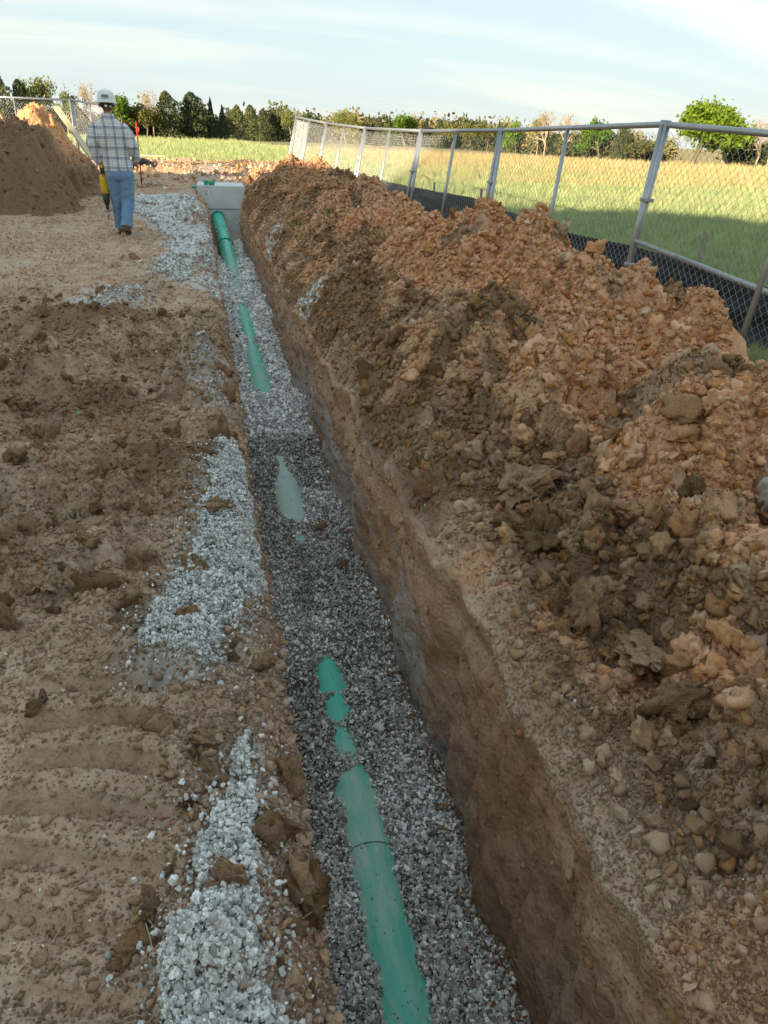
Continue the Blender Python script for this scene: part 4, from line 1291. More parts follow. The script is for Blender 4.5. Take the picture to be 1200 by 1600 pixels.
V_TUFT = bpy.data.collections.new('tufts')
for k in range(6): V_TUFT.objects.link(bpy.data.objects.new('tuft_%d' % k, tuft(60 + k)))
V_TALL = bpy.data.collections.new('tall_tufts')
for k in range(5): V_TALL.objects.link(bpy.data.objects.new('tall_tuft_%d' % k, tuft(80 + k, 12, .3)))
def field_z(x, y): return G(x, y) - .03 + .05 * fbm(x * .3, y * .3, 501, 3)
def grass(name, x, y, hgt, tint, coll, seed):
    N = len(x)
    o = scatter(name, np.stack([x, y, field_z(x, y) - .01], 1), hgt, tint, rg.uniform(.75, 1.2, N), coll, None, .03, seed)
    return o
# near, along the silt fence
N = 30000
d = logy(N, 4.5, 26, rg); az = rg.uniform(.10, .72, N)
x, y = d * np.sin(az) * 1.0, d * np.cos(az)
lim = np.interp(y, path[:, 1], path[:, 0])
ok = x > lim + .05
x, y, d = x[ok], y[ok], d[ok]
grass('grass', x, y, np.maximum(.09, .011 * d) * rg.uniform(.7, 1.4, len(x)), np.clip(tan_at(x, y) + rg.normal(0, .12, len(x)), 0, 1), V_TUFT, 41)
N = 42000
d = logy(N, 20, 100, rg); az = rg.uniform(-.30, .74, N)
x, y = d * np.sin(az), d * np.cos(az)
ok = ~((x > -11.5) & (x < 3.4) & (y < 33)) & ((y > 32) | (x > 3))
x, y, d = x[ok], y[ok], d[ok]
grass('grass', x, y, np.clip(.006 * d, .12, .34) * rg.uniform(.5, 1.4, len(x)), np.clip(tan_at(x, y) + rg.normal(0, .15, len(x)), 0, 1), V_TALL, 42)
# grass at the foot of the fence on the pile side
x, y = rg.uniform(4.0, 4.85, 420), rg.uniform(3.6, 7.4, 420)
ok = fbm(x * 2, y * 2, 811, 2) > -.15
grass('grass', x[ok], y[ok], rg.uniform(.06, .18, ok.sum()), np.clip(rg.normal(.15, .15, ok.sum()), 0, 1), V_TUFT, 43)
# one torn tuft and straw on the left ground
def lone(name, loc, s, tint, label, n=40, seed=5, flat=False):
    q = np.random.default_rng(seed); me = tuft(seed, n, .6 if not flat else .9)
    me.materials.clear()
    m, nn, ll, b = new_mat(name, .8, .15); b.inputs['Base Color'].default_value = (*tint, 1); me.materials.append(m)
    o = link(name, me); o.location = loc; o.scale = (s, s, s * (.8 if not flat else .25)); return tag(o, label, 'grass tuft')
lone('grass_tuft', (-.64, 2.86, lz_(-.64, 2.86)), .075, (.10, .13, .06), 'dull green torn grass tuft lying on the brown soil', 80, 91)
lone('straw_tuft', (-.93, 2.72, lz_(-.93, 2.72)), .075, (.42, .34, .20), 'pale dry straw tuft on the soil at the left edge', 50, 92, True)

# ------------------------------------------------------------------ trees
def mat_leaf(name, c0, c1, tl=.25):
    m, n, l, b = new_mat(name, .75, .15)
    t = n.new('ShaderNodeTexCoord'); ob = n.new('ShaderNodeObjectInfo')
    f = noise(n, l, t.outputs['Object'], 9, 4, .7)
    f = math_(n, l, 'MULTIPLY_ADD', ob.outputs['Random'], .35, math_(n, l, 'SUBTRACT', f, .17))
    c = mixc(n, l, ramp(n, l, f, .25, .75), c0, c1)
    l.new(c, b.inputs['Base Color'])
    tr = n.new('ShaderNodeBsdfTranslucent'); l.new(c, tr.inputs['Color'])
    mx = n.new('ShaderNodeMixShader'); mx.inputs[0].default_value = tl
    l.new(b.outputs[0], mx.inputs[1]); l.new(tr.outputs[0], mx.inputs[2]); l.new(mx.outputs[0], n['Material Output'].inputs['Surface'])
    return m
M_LEAF = {'c': mat_leaf('cedar_needles', (.038, .055, .028), (.115, .135, .055), .15), 's': mat_leaf('dark_cedar_needles', (.032, .050, .032), (.080, .100, .050), .15),
          'y': mat_leaf('olive_foliage', (.07, .085, .022), (.16, .16, .045)), 'd': mat_leaf('young_pale_leaves', (.13, .16, .045), (.26, .27, .09), .35),
          'g': mat_leaf('spring_green_leaves', (.065, .135, .018), (.18, .28, .045), .35), 'b': mat_leaf('pale_buds', (.30, .24, .14), (.42, .34, .20), .2),
          'u': mat_leaf('brush_foliage', (.07, .085, .035), (.19, .18, .075)), 'v': mat_leaf('dark_brush_foliage', (.04, .055, .03), (.11, .125, .05)), 'w': mat_leaf('tan_brush_twigs', (.20, .17, .08), (.30, .27, .11))}
M_BARK = mat_plain('grey_bark', (.16, .135, .11), .95, .1, .2, 12)
M_BARKP = mat_plain('pale_bark', (.34, .28, .20), .95, .1, .2, 12)
def leaf_cards(P, size, q, upb=.3, tri=False):
    N = len(P)
    n_ = q.normal(size=(N, 3)); n_[:, 2] += upb; n_ /= np.linalg.norm(n_, axis=1)[:, None]
    a_ = np.cross(n_, q.normal(size=(N, 3))); a_ /= np.linalg.norm(a_, axis=1)[:, None]
    b_ = np.cross(n_, a_)
    s = (size * q.uniform(.5, 1.3, N))[:, None]
    V = np.stack([P - a_ * s, P - b_ * s * .55, P + a_ * s, P + b_ * s * .55], 1).reshape(-1, 3)
    F = np.arange(N * 4).reshape(-1, 4)
    return V, F
def limbs(q, levels, spread, trunk_h, n0, r0, lean=0.0):
    """recursive branching in a tree one unit tall; returns the tubes and the tips"""
    mb = MB(); tips = []
    def grow(p, d, L, r, lev):
        pts = [p]; dd = d.copy()
        for s in range(3):
            dd = (dd + Vector(q.normal(size=3)) * .14 + Vector((0, 0, .05))).normalized()
            pts.append(pts[-1] + dd * L / 3)
        mb.tube(pts, [r, r * .88, r * .76, r * .6], 5 if lev < 2 else 3, False)
        if lev >= levels:
            tips.append(pts[-1]); tips.append(pts[-2]); return
        for k in range(3 if lev else n0):
            t = q.uniform(.45, 1.0); b = pts[1] + (pts[3] - pts[1]) * t
            nd = (dd + Vector((q.normal(), q.normal(), q.normal() * .6)) * spread).normalized()
            if nd.z < -.1: nd.z *= -.5
            grow(b, nd, L * q.uniform(.58, .80), r * .58, lev + 1)
        tips.append(pts[-1])
    grow(Vector((0, 0, -.03)), Vector((lean, 0, 1)), trunk_h, r0, 0)
    return mb, np.array([t[:] for t in tips])
def cone_tree(seed, slim, N):
    q = np.random.default_rng(seed)
    nl_ = 26; lz = q.uniform(.05, .97, nl_); la = q.uniform(0, 2 * np.pi, nl_)
    h = q.random(N) ** .9 * .98 + .02
    a_ = q.uniform(0, 2 * np.pi, N)
    prof = ((1 - h) ** .75 if slim else np.sqrt(np.maximum(0, 1 - h ** 1.7))) * (.62 + .38 * ss(0, .14, h))
    lob = np.zeros(N)
    for k in range(nl_):
        da = np.abs((a_ - la[k] + np.pi) % (2 * np.pi) - np.pi)
        lob = np.maximum(lob, np.exp(-(da / .5) ** 2 - ((h - lz[k]) / .06) ** 2))
    rr = prof * (.62 + .55 * lob) * q.random(N) ** .35 + .008
    P = np.stack([rr * np.cos(a_) * .58, rr * np.sin(a_) * .58, h - .06 * rr], 1)
    V, F = leaf_cards(P, .036, q, .4)
    crown = np_mesh('crown', V, F, False)
    mb = MB(); mb.tube([(0, 0, -.03), (0, 0, .5), (0, 0, .95)], [.022, .014, .004], 6)
    for k in range(6):
        z_ = q.uniform(.08, .5); an = q.uniform(0, 6.28); mb.tube([(0, 0, z_), (.25 * math.cos(an) * (1 - z_), .25 * math.sin(an) * (1 - z_), z_ + .05)], [.006, .003], 4)
    return crown, mb.mesh('trunk', True)
def broad_tree(seed, N, size, levels=3, spread=.75, trunk=.36, ball=.085, n0=6):
    q = np.random.default_rng(seed)
    mb, tips = limbs(q, levels, spread, trunk, n0, .024)
    c = tips[q.integers(0, len(tips), N)] + q.normal(size=(N, 3)) * ball * .55
    hi, lo = c[:, 2].max(), 0
    w = np.percentile(np.abs(c[:, :2]), 97) * 2
    V, F = leaf_cards(c, size, q, .5)
    sc_ = np.array([1 / w, 1 / w, 1 / hi])
    crown = np_mesh('crown', V * sc_, F, False)
    tm = mb.mesh('trunk', True)
    co = np.array([v.co[:] for v in tm.vertices]) * sc_; tm.vertices.foreach_set('co', co.astype(np.float32).ravel()); tm.update()
    return crown, tm
KIT = {'c': [cone_tree(200 + k, 0, 2600) for k in range(3)], 's': [cone_tree(220 + k, 1, 1800) for k in range(3)],
       'y': [broad_tree(230 + k, 2600, .036) for k in range(2)], 'd': [broad_tree(240 + k, 1700, .028) for k in range(3)],
       'g': [broad_tree(250 + k, 2800, .034) for k in range(2)], 'b': [broad_tree(260 + k, 420, .016, 4, .6, .34, .05, 6) for k in range(3)],
       'u': [broad_tree(270 + k, 900, .055, 2, 1.0, .26, .20, 7) for k in range(4)], 'v': [broad_tree(280 + k, 900, .055, 2, 1.0, .26, .20, 7) for k in range(3)], 'w': [broad_tree(290 + k, 900, .05, 2, 1.0, .26, .20, 7) for k in range(3)]}
for k_, lst in KIT.items():
    for cr_, tr_ in lst:
        cr_.materials.append(M_LEAF[k_]); tr_.materials.append(M_BARKP if k_ in 'bd' else M_BARK)
LBL = {'c': ('cedar_tree', 'broad dark cedar tree in the treeline across the meadow', 'tree', 'broad cedars in the far treeline'),
       's': ('cedar_tree', 'slim pointed dark cedar in the treeline across the meadow', 'tree', 'slim cedars in the far treeline'),
       'y': ('olive_tree', 'rounded olive-green tree in the treeline across the meadow', 'tree', 'olive-green trees in the far treeline'),
       'd': ('young_tree', 'thin tree with sparse pale new leaves in the far treeline', 'tree', 'pale leafing trees in the far treeline'),
       'g': ('leafy_tree', 'fresh green leafy tree in the treeline across the meadow', 'tree', 'fresh green trees in the far treeline'),
       'b': ('bare_tree', 'nearly bare tan-twigged tree in the treeline across the meadow', 'tree', 'bare trees in the far treeline'),
       'v': ('shrub', 'dark green brushy shrub at the foot of the far treeline', 'shrub', 'dark shrubs along the far treeline'),
       'w': ('shrub', 'tan half-leafed shrub at the foot of the far treeline', 'shrub', 'tan shrubs along the far treeline'),
       'u': ('shrub', 'low brushy shrub at the foot of the far treeline', 'shrub', 'shrubs along the far treeline')}
TREES = [('c', -22.0, 97.6, 5.58, 3.65), ('c', -20.1, 98.5, 5.11, 2.56), ('d', -18.3, 99.4, 5.91, 3.75), ('d', -15.9, 100.5, 4.96, 2.64), ('b', -13.4, 101.6, 5.81, 3.58), ('g', -10.5, 102.9, 4.59, 3.81), ('y', -7.5, 104.3, 3.83, 3.26), ('b', -6.8, 105.1, 5.49, 3.14), ('c', -5.1, 106.9, 5.03, 3.68), ('c', -2.2, 110.1, 5.13, 4.64), ('s', 0.2, 112.7, 4.75, 1.88), ('s', 1.7, 114.4, 4.04, 1.91), ('c', 4.1, 129.4, 4.63, 2.96), ('c', 7.3, 155.5, 5.63, 3.8), ('c', 10.2, 164.6, 5.38, 3.79), ('s', 12.5, 167.1, 5.74, 3.34), ('s', 14.9, 168.1, 4.28, 3.37), ('d', 15.9, 167.3, 6.1, 3.88), ('s', 19.1, 164.8, 5.5, 2.05), ('s', 20.9, 163.3, 4.66, 2.29), ('d', 25.8, 159.5, 5.87, 4.25), ('s', 31.2, 155.2, 4.72, 1.97), ('s', 33.2, 154.0, 5.1, 1.71), ('g', 36.0, 153.0, 5.5, 5.37), ('s', 39.7, 151.6, 4.77, 2.19), ('c', 42.2, 150.6, 4.64, 2.91), ('y', 43.8, 147.6, 4.47, 4.77), ('y', 44.0, 136.9, 3.99, 3.34), ('y', 44.2, 128.8, 4.31, 3.79), ('s', 44.3, 124.1, 4.45, 1.42), ('g', 44.4, 116.0, 4.29, 3.63), ('b', 44.6, 105.8, 5.78, 3.87), ('b', 44.9, 99.7, 5.08, 3.33), ('d', 44.6, 108.4, 5.22, 2.34), ('g', 45.5, 91.1, 4.41, 4.16), ('c', 45.8, 86.4, 3.61, 1.91), ('y', 46.0, 82.2, 2.37, 3.52), ('b', 55.6, 75.8, 4.75, 2.96), ('b', 56.6, 75.2, 4.49, 2.28)]
SHRUBS = [(-23.9, 101.8, 1.8, 3.0), (-22.9, 103.5, 1.5, 3.1), (-21.7, 104.1, 1.6, 2.5), (-20.4, 104.8, 2.1, 2.6), (-19.1, 105.4, 1.9, 2.2), (-17.8, 106.1, 2.1, 2.7), (-16.4, 106.8, 1.7, 3.0), (-15.0, 107.5, 1.7, 2.7), (-13.6, 108.2, 1.6, 2.7), (-12.2, 108.9, 1.6, 2.5), (-10.7, 109.6, 2.2, 2.6), (-9.2, 110.4, 2.0, 3.4), (-9.1, 110.5, 2.4, 3.1), (-7.4, 111.7, 2.0, 2.7), (-5.8, 113.7, 1.7, 3.5), (-4.0, 115.7, 2.1, 2.6), (-2.2, 117.9, 2.3, 3.5), (-0.3, 120.1, 2.3, 3.7), (1.7, 122.4, 1.7, 3.3), (4.2, 140.5, 2.5, 3.1), (8.0, 171.7, 3.4, 5.2), (11.3, 177.7, 3.4, 4.3), (14.6, 181.5, 3.9, 4.9), (17.1, 180.7, 3.4, 5.4), (19.3, 178.8, 2.7, 5.5), (21.4, 177.0, 3.6, 5.4), (23.6, 175.3, 2.8, 5.4), (25.6, 173.5, 2.8, 4.0), (27.7, 171.8, 3.8, 5.4), (29.7, 170.1, 3.8, 4.6), (31.7, 168.5, 2.8, 3.7), (33.7, 166.8, 3.4, 5.0), (35.7, 165.6, 3.7, 4.2), (37.8, 164.7, 2.7, 4.8), (39.9, 163.9, 3.6, 5.4), (42.0, 163.1, 2.6, 4.5), (44.1, 162.3, 3.7, 4.4), (46.2, 161.5, 3.3, 3.7), (47.0, 156.6, 3.3, 5.2), (47.0, 149.4, 3.4, 4.9), (47.0, 142.8, 3.0, 3.7), (47.0, 136.7, 3.0, 3.5), (47.0, 131.1, 3.0, 3.1), (47.0, 125.9, 2.9, 3.1), (47.0, 121.1, 2.2, 3.2), (47.0, 116.5, 2.5, 2.9), (47.0, 112.3, 2.1, 2.6), (47.0, 108.5, 1.9, 3.1), (47.1, 105.1, 1.7, 3.2), (47.3, 101.9, 1.9, 3.3), (47.4, 98.8, 2.1, 2.8), (47.5, 96.0, 2.3, 3.0), (47.6, 93.2, 2.2, 2.6), (47.7, 90.6, 1.9, 2.4), (47.8, 88.2, 2.3, 2.4), (47.9, 85.8, 1.5, 2.1), (48.8, 85.0, 1.5, 2.8), (49.8, 84.3, 1.9, 2.2), (56.3, 79.8, 1.6, 2.4), (57.2, 79.3, 1.8, 2.4), (58.0, 78.7, 1.7, 2.8), (58.9, 78.2, 1.9, 2.3), (61.3, 79.6, 1.7, 2.4)]
def plant(kind, x, y, h, w, idx, label=None):
    nm, lb, ct, gp = LBL[kind]
    cr_, tr_ = KIT[kind][idx % len(KIT[kind])]
    o = empty(nm, (x, y, float(G(np.array([x]), np.array([y]))[0]) - .05), rg.uniform(0, 6.28))
    o.scale = (w, w, h)
    tag(o, label or lb, ct, None if label else gp)
    link('crown', cr_, None, o); link('trunk', tr_, None, o)
    return o
ORD = ['first', 'second', 'third', 'fourth', 'fifth', 'sixth', 'seventh', 'eighth', 'ninth', 'tenth', 'eleventh', 'twelfth']
WHICH = {'c': 'broad dark cedar, %s broad cedar from the left in the far treeline', 's': 'slim pointed dark cedar, %s slim one from the left in the far treeline',
         'y': 'rounded olive-green tree, %s olive-green one from the left in the far treeline', 'd': 'thin pale leafing tree, %s such tree from the left in the far treeline',
         'g': 'fresh green leafy tree, %s such tree from the left in the far treeline', 'b': 'nearly bare tan-twigged tree, %s bare one from the left in the far treeline'}
SEEN = {}
for k, (kd, x_, y_, h_, w_) in sorted(enumerate(TREES), key=lambda q: q[1][1] / q[1][2]):
    r_ = SEEN.get(kd, 0); SEEN[kd] = r_ + 1
    tr_o = plant(kd, x_, y_, h_ * 1.04, w_ * (1.15 if kd in 'cs' else 1.05), k, WHICH[kd] % ORD[r_])
    tr_o['group'] = LBL[kd][3]
for k, (x_, y_, h_, w_) in enumerate(SHRUBS):
    az_ = x_ / y_
    kd = 'uvw'[int(rg.choice(3, p=(.3, .6, .1) if az_ < .1 else (.5, .2, .3)))]
    plant(kd, x_, y_, h_ * (1.9 if az_ < .1 else 1.75), w_ * 1.35, k)
# the big green tree on the right
bigc, bigt = broad_tree(301, 17000, .025, 4, .74, .27, .10, 8)
bigc.materials.append(mat_leaf('bright_maple_leaves', (.085, .16, .012), (.26, .36, .045), .4)); bigt.materials.append(M_BARK)
o = empty('leafy_tree', (49.9, 78.6, -.17), .6); o.scale = (7.6, 7.6, 6.5)
tag(o, 'big bright green round tree standing alone at the right', 'tree')
link('crown', bigc, None, o); link('trunk', bigt, None, o)
# farm shed and rusty implement beyond
M_SHED = mat_plain('weathered_shed_wood', (.30, .26, .22), .9, .1, .15, 3); M_ROOF = mat_plain('dark_roof_shingle', (.13, .12, .12), .85, .2, .2, 4)
sh = tag(empty('farm_shed', (57.6, 81.5, -.15), .35), 'small grey farm shed with a dark roof beside the big green tree', 'shed')
mb = MB(); mb.box((0, 0, .55), (3.0, 2.2, 1.3)); mb.obj('wall', M_SHED, sh)
mb = MB(); mb.add([(-1.7, -1.4, 1.18), (1.7, -1.4, 1.18), (1.7, 1.4, 1.18), (-1.7, 1.4, 1.18), (-1.6, 0, 1.95), (1.6, 0, 1.95)], [(3, 2, 1, 0), (0, 1, 5, 4), (2, 3, 4, 5), (0, 4, 3), (1, 2, 5)]); mb.obj('roof', M_ROOF, sh)
mb = MB(); mb.box((.5, -1.11, .45), (.8, .06, 1.0)); mb.obj('door', M_ROOF, sh)
im = tag(empty('farm_implement', (59.8, 79.0, -.1), .2), 'rusty red and black farm implement at the far right edge', 'implement')
M_RUST = mat_plain('rusty_red_paint', (.30, .07, .04), .7); 
mb = MB(); mb.bar((-1.2, 0, .5), (1.2, 0, .5), .14, .14); mb.bar((-.9, 0, .5), (-.9, 0, 1.1), .1, .1, (0, 1, 0)); mb.bar((-.2, 0, .5), (-.2, 0, 1.0), .3, .3, (0, 1, 0)); mb.obj('frame', M_RUST, im)
mb = MB(); mb.bar((.9, 0, .4), (.9, 0, 2.6), .16, .16, (0, 1, 0)); mb.bar((.2, 0, 2.4), (1.7, 0, 2.7), .2, .2); mb.bar((.3, 0, 2.4), (.9, 0, 1.2), .08, .08, (0, 1, 0)); mb.obj('hoist_mast', M_BLACK, im)
for sx_ in (-.8, .6):
    mb = MB(); mb.lathe([(.38, -.07), (.42, -.05), (.42, .05), (.38, .07)], 18); w_ = mb.obj('wheel', M_BLACK, im); w_.location = (sx_, -.45, .42); w_.rotation_euler = (math.pi / 2, 0, 0)

# ------------------------------------------------------------------ the worker
def loft(mb, rings, n=18):
    V, F = [], []
    for (cx, cy, cz, rx, ry) in rings:
        for k in range(n):
            a = 2 * math.pi * k / n
            V.append((cx + rx * math.cos(a), cy + ry * math.sin(a), cz))
    for i_ in range(len(rings) - 1):
        for k in range(n):
            k2 = (k + 1) % n
            F.append((i_ * n + k, i_ * n + k2, (i_ + 1) * n + k2, (i_ + 1) * n + k))
    F.append(tuple(reversed(range(n)))); F.append(tuple((len(rings) - 1) * n + k for k in range(n)))
    mb.add(V, F)
def fused(name, mb, mat, parent, vox, smooth=4, wr=0.0, wscale=.08):
    o = mb.obj(name, mat, parent, True)
    md = o.modifiers.new('fuse', 'REMESH'); md.mode = 'VOXEL'; md.voxel_size = vox; md.use_smooth_shade = True
    sm = o.modifiers.new('soften', 'SMOOTH'); sm.factor = .5; sm.iterations = smooth
    if wr:
        tx = bpy.data.textures.new(name + '_folds', 'CLOUDS'); tx.noise_scale = wscale; tx.noise_depth = 2
        dp = o.modifiers.new('folds', 'DISPLACE'); dp.texture = tx; dp.strength = wr; dp.mid_level = .5
    return o
PX, PY = -1.36, 12.05
PZ = float(left_z(np.array([PX]), np.array([PY]))[0])
man = tag(empty('person', (PX, PY, PZ + .005)), 'worker walking away in plaid shirt, blue jeans and white hard hat', 'person')
M_SKIN = mat_plain('skin', (.46, .25, .17), .6, .3, .08, 14)
def stripes(n, l, co, period, ctr, half):
    x = math_(n, l, 'DIVIDE', co, period)
    x = math_(n, l, 'FRACT', math_(n, l, 'ADD', x, .5 - ctr + 10))
    x = math_(n, l, 'ABSOLUTE', math_(n, l, 'SUBTRACT', x, .5))
    return ramp(n, l, x, half - .01, half + .012, (1, 1, 1), (0, 0, 0))
def mat_plaid():
    m, n, l, b = new_mat('plaid_flannel', .9, .1)
    t = n.new('ShaderNodeTexCoord'); sx_ = n.new('ShaderNodeSeparateXYZ'); l.new(t.outputs['Object'], sx_.inputs[0])
    f = noise(n, l, t.outputs['Object'], 6, 2)
    X_ = math_(n, l, 'ADD', math_(n, l, 'ADD', sx_.outputs['X'], math_(n, l, 'MULTIPLY', sx_.outputs['Y'], .35)), math_(n, l, 'MULTIPLY', f, .02))
    Z_ = math_(n, l, 'ADD', sx_.outputs['Z'], math_(n, l, 'MULTIPLY', f, .025))
    c = mixc(n, l, f, (.80, .81, .84), (.90, .91, .92))
    for co in (X_, Z_):
        c = mixc(n, l, math_(n, l, 'MULTIPLY', stripes(n, l, co,   .125, .3, .15), .5), c, (.035, .05, .13))
        for cc in (.05, .62, .72, .90):
            c = mixc(n, l, math_(n, l, 'MULTIPLY', stripes(n, l, co, .125, cc, .02), .45), c, (.04, .05, .10))
    l.new(c, b.inputs['Base Color'])
    bump(n, l, b, noise(n, l, t.outputs['Object'], 25, 3), .3, .02)
    return m
# body: one continuous figure
mb = MB()
loft(mb, [(.055, 0, .82, .15, .10), (.055, 0, .95, .16, .105), (.03, 0, 1.12, .145, .10), (.01, 0, 1.3, .165, .11), (0, 0, 1.42, .16, .10), (0, 0, 1.49, .10, .075), (0, 0, 1.53, .06, .06)])
mb.tube([(0, -.005, 1.48), (0, .0, 1.58), (0, .012, 1.66)], [.062, .056, .055], 14)
mb.ell((0, .02, 1.685), (.076, .098, .118), 18, 12)
mb.ell((0, .06, 1.62), (.05, .05, .045)); mb.tube([(0, .108, 1.70), (0, .136, 1.665), (0, .112, 1.655)], [.010, .017, .012], 8)
mb.ell((0, .108, 1.628), (.026, .012, .010)); mb.ell((0, .104, 1.715), (.055, .014, .012))
for sx_ in (-1, 1): mb.ell((sx_ * .081, .012, 1.675), (.012, .024, .034), 10, 8, Matrix.Rotation(sx_ * .25, 3, 'Z'))
for pts, rd in (([(-.17, 0, 1.43), (-.255, -.03, 1.2), (-.195, .03, .97), (-.19, .05, .93)], [.055, .045, .036, .03]),
                ([(.17, 0, 1.43), (.275, -.05, 1.18), (.30, .10, 1.0), (.303, .135, .965)], [.055, .045, .036, .03])):
    mb.tube(pts, rd, 12)
for pts, rd in (([(-.02, 0, .86), (-.02, .09, .48), (-.03, .21, .10), (-.03, .24, .06)], [.09, .062, .045, .04]),
                ([(.135, 0, .86), (.13, .03, .47), (.085, -.13, .14), (.085, -.10, .10)], [.092, .064, .046, .04])):
    mb.tube(pts, rd, 12)
# hands: palm, four fingers and a thumb each
mb.ell((-.185, .055, .895), (.022, .040, .045))
for k in range(4):
    yy_ = .025 + k * .021; ln_ = (.9, 1.05, 1.0, .82)[3 - k]
    mb.tube([(-.195, yy_, .875), (-.198, yy_, .848), (-.178, yy_, .832 - .004 * ln_), (-.155, yy_, .842), (-.148, yy_, .86)], [.0095, .0095, .009, .0085, .007], 7)
mb.tube([(-.178, .085, .905), (-.155, .098, .885), (-.138, .085, .872)], [.011, .010, .008], 7)
mb.ell((.303, .155, .935), (.020, .036, .045), R=Matrix.Rotation(-.4, 3, 'X'))
for k in range(4):
    yy_ = .145 + k * .019; ln_ = (.8, 1.0, 1.05, .92)[k]
    mb.tube([(.303, yy_, .915), (.302, yy_ + .012, .885), (.293, yy_ + .012, .885 - .028 * ln_), (.280, yy_ + .006, .885 - .045 * ln_)], [.0095, .009, .0085, .007], 7)
mb.tube([(.296, .182, .945), (.280, .20, .925), (.272, .205, .90)], [.011, .010, .008], 7)
fused('body', mb, M_SKIN, man, .0065, 2)
mb = MB()
for sx_ in (-1, 1): mb.ell((sx_ * .031, .106, 1.692), (.012, .010, .008), 10, 8)
mb.obj('eyes', M_WHITE, man, True)
mb = MB(); mb.ell((0, -.002, 1.70), (.083, .092, .098), 18, 12); mb.ell((0, -.03, 1.64), (.066, .055, .05), 14, 10)
fused('hair', mb, mat_plain('light_brown_hair', (.17, .105, .06), .8, .2, .3, 40, bmp=.4), man, .009, 2)
# shirt
mb = MB()
loft(mb, [(.06, -.005, .855, .20, .14), (.058, 0, .93, .198, .14), (.04, 0, 1.06, .185, .133), (.018, 0, 1.2, .195, .138), (.0, 0, 1.32, .212, .138), (0, 0, 1.40, .205, .125), (0, 0, 1.47, .155, .10), (0, 0, 1.535, .085, .082), (0, 0, 1.575, .072, .075)], 26)
mb.tube([(-.16, 0, 1.425), (-.225, -.012, 1.34), (-.262, -.03, 1.19), (-.228, .0, 1.07), (-.198, .03, .955)], [.070, .080, .074, .064, .054], 14)
mb.tube([(.16, 0, 1.425), (.225, -.02, 1.34), (.28, -.05, 1.18), (.298, .03, 1.09), (.304, .10, 1.0)], [.070, .080, .076, .066, .054], 14)
shirt = fused('shirt', mb, mat_plaid(), man, .010, 3, .016, .06)
# jeans
mb = MB()
loft(mb, [(.058, 0, .97, .178, .125), (.058, -.005, .88, .19, .14), (.058, -.005, .79, .185, .14), (.058, 0, .74, .16, .11)], 20)
mb.tube([(-.025, 0, .84), (-.025, .04, .66), (-.022, .09, .47), (-.028, .15, .27), (-.032, .215, .085)], [.112, .100, .083, .078, .083], 16)
mb.tube([(.145, 0, .84), (.14, .02, .66), (.132, .03, .46), (.105, -.06, .27), (.088, -.125, .125)], [.116, .104, .088, .080, .085], 16)
fused('jeans', mb, mat_plain('faded_denim', (.17, .29, .47), .85, .15, .25, 7, bmp=.3, dirt=((.34, .46, .60), .5)), man, .010, 3, .024, .05)
# boots
M_BOOT = mat_plain('tan_suede_boot', (.27, .17, .10), .85, .15, .15, 12, bmp=.2); M_SOLE = mat_plain('boot_sole', (.12, .08, .055), .9, .1)
def boot(ank, heel, toe):
    ank, heel, toe = Vector(ank), Vector(heel), Vector(toe)
    m_ = heel.lerp(toe, .55)
    q = MB(); q.tube([ank + Vector((0, 0, .05)), ank, heel.lerp(toe, .2) + Vector((0, 0, .055))], [.052, .054, .05], 12)
    q.tube([heel + Vector((0, 0, .045)), m_ + Vector((0, 0, .048)), toe + Vector((0, 0, .036))], [.042, .048, .036], 12)
    ob = fused('boot', q, M_BOOT, man, .009, 2)
    q = MB(); q.bar(heel + Vector((0, -.02, .010)), toe + Vector((0, .025, .006)), .088, .024); q.obj('sole', M_SOLE, ob, bevel=.008)
boot((-.03, .225, .11), (-.03, .185, 0), (-.035, .41, 0))
boot((.088, -.12, .15), (.088, -.135, .075), (.095, .06, .0))
# hard hat with dark printed marks on its back
hat = MB()
prof = [(1.10, 0), (1.11, .006), (1.02, .014), (1.0, .03), (.985, .065), (.93, .10), (.82, .132), (.62, .156), (.34, .170), (.10, .174), (.01, .1745)]
hat.lathe([(r_ * .122, z_) for r_, z_ in prof], 36, (0, 0, 0), 1.0, 1.18)
hat.ell((0, .135, .008), (.085, .065, .010), 16, 6)
hat.tube([(0, -.125, .09), (0, -.075, .152), (0, 0, .178), (0, .075, .156), (0, .125, .09)], .011, 8)
ho = hat.obj('hard_hat', mat_plain('white_hard_hat', (.78, .80, .80), .35, .5, .03), man, True)
ho.location = (0, .012, 1.692); ho.rotation_euler = (math.radians(-4), 0, 0)
q = MB()
rr_ = .122
def hat_pt(a, z_):
    pr = np.interp(z_, [p[1] for p in prof], [p[0] for p in prof]) * rr_ + .0015
    return (pr * math.sin(a), -pr * 1.18 * math.cos(a), z_)
GL = ['1101', '1011', '1110', '0111', '1101']
for k in range(5):
    a_ = (-2 + k) * .155
    for (da, za, zb) in ((-.045, .060, .092), (.045, .060, .092)):
        q.tube([hat_pt(a_ + da, za), hat_pt(a_ + da, zb)], .003, 4)
    for j, zz in enumerate((.062, .076, .091)):
        if GL[k][j] == '1': q.tube([hat_pt(a_ - .045, zz), hat_pt(a_ + .045, zz)], .003, 4)
q.tube([hat_pt(t_, .047) for t_ in np.linspace(-.36, .36, 9)], .0025, 4)
q.obj('print', mat_plain('faded_print', (.10, .11, .13), .6), ho)
q = MB(); q.tube([(.1 * math.sin(t_), -.112 * math.cos(t_) + .01, 1.668) for t_ in np.linspace(-1.3, 1.3, 13)], .014, 8, True, 1.0)
q.obj('suspension_band', M_BLACK, man, True)
q = MB(); q.ell((0, -.118, 1.660), (.020, .012, .016)); q.ell((.055, -.096, 1.655), (.012, .01, .012)); q.obj('ratchet_knob', M_WHITE, man, True)

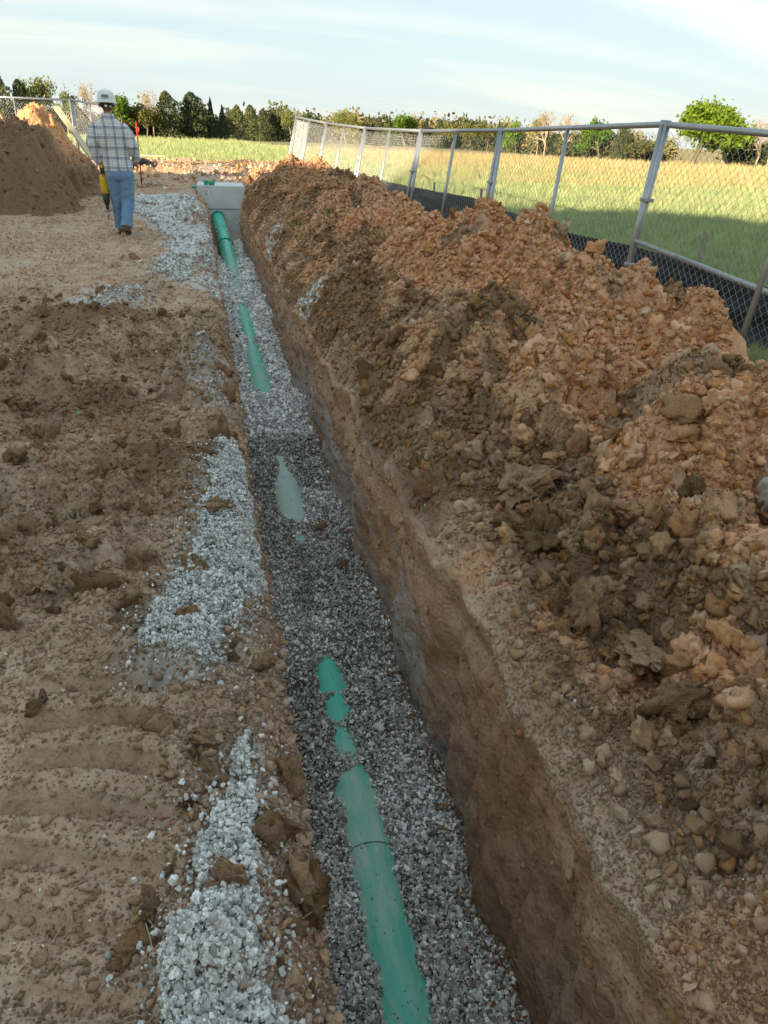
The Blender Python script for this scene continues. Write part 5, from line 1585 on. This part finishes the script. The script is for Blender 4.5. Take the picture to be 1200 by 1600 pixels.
# rotary hammer held in the left hand, bit down
M_YEL = mat_plain('yellow_tool_plastic', (.72, .42, .02), .45, .4, .08, 10); M_DGREY = mat_plain('dark_tool_plastic', (.035, .037, .04), .5, .4)
M_STEEL = mat_plain('tool_steel', (.30, .30, .31), .4, .5, .1, 10, .7)
tool = tag(empty('rotary_hammer', (PX - .165, PY + .06, PZ + .33)), 'yellow and black rotary hammer hanging bit-down from the worker\'s left hand', 'power tool')
q = MB(); loft(q, [(0, 0, .22, .045, .05), (0, 0, .27, .058, .062), (0, 0, .40, .062, .068), (0, .0, .47, .055, .07)], 14); q.obj('housing', M_YEL, tool, True)
q = MB(); q.tube([(0, .05, .46), (0, .055, .56), (0, .035, .615), (0, -.03, .615), (0, -.055, .57), (0, -.05, .46)], [.024, .022, .022, .022, .022, .024], 10); q.obj('handle', M_YEL, tool, True)
q = MB(); q.tube([(-.005, -.055, .49), (-.005, -.058, .57)], .0255, 10); q.obj('grip', M_DGREY, tool, True)
q = MB(); loft(q, [(0, 0, .08, .028, .028), (0, 0, .12, .045, .045), (0, 0, .225, .052, .054)], 14); q.box((.03, .075, .30), (.05, .05, .16)); q.obj('gear_housing', M_DGREY, tool, True)
q = MB(); q.lathe([(.012, 0.01), (.02, .02), (.024, .05), (.028, .085)], 14); q.obj('chuck', M_DGREY, tool, True)
q = MB(); q.lathe([(.009, -.12), (.009, .03)], 8); q.box((0, 0, .0), (.10, .05, .022)); q.obj('bit', M_STEEL, tool, True)
# fine pale roots on the right trench wall and straw on the ground
M_ROOT = mat_plain('pale_root', (.42, .34, .24), .9, .1)
rt_ = MB()
for k in range(26):
    ri = int(np.searchsorted(YS, rg.uniform(.8, 4.5))); c0 = int(rg.uniform(2, 30)); pts = []
    for j in range(5):
        rj = min(max(ri + int(rg.normal(0, 2.0)), 0), len(YS) - 1); cj = min(c0 + j * 1, NW - 1)
        pts.append((XWr_[rj, cj] - .004, YS[rj], ZWr_[rj, cj]))
    rt_.tube(pts, .0011, 4)
ro = rt_.obj('roots', M_ROOT, o_wr); tag(ro, kind='stuff')
sw = MB()
for k in range(90):
    x_, y_ = left_points(1, .8, 5); x_, y_ = float(x_[0]), float(y_[0]); an = rg.uniform(0, 3.14); L_ = rg.uniform(.02, .06)
    z_ = lz_(x_, y_) + .012
    sw.tube([(x_, y_, z_), (x_ + L_ * math.cos(an) * .5, y_ + L_ * math.sin(an) * .5, z_ + .008), (x_ + L_ * math.cos(an), y_ + L_ * math.sin(an), z_)], .0009, 4)
so = sw.obj('straw', mat_plain('dry_straw', (.45, .37, .24), .85), o_ground); tag(so, kind='stuff')
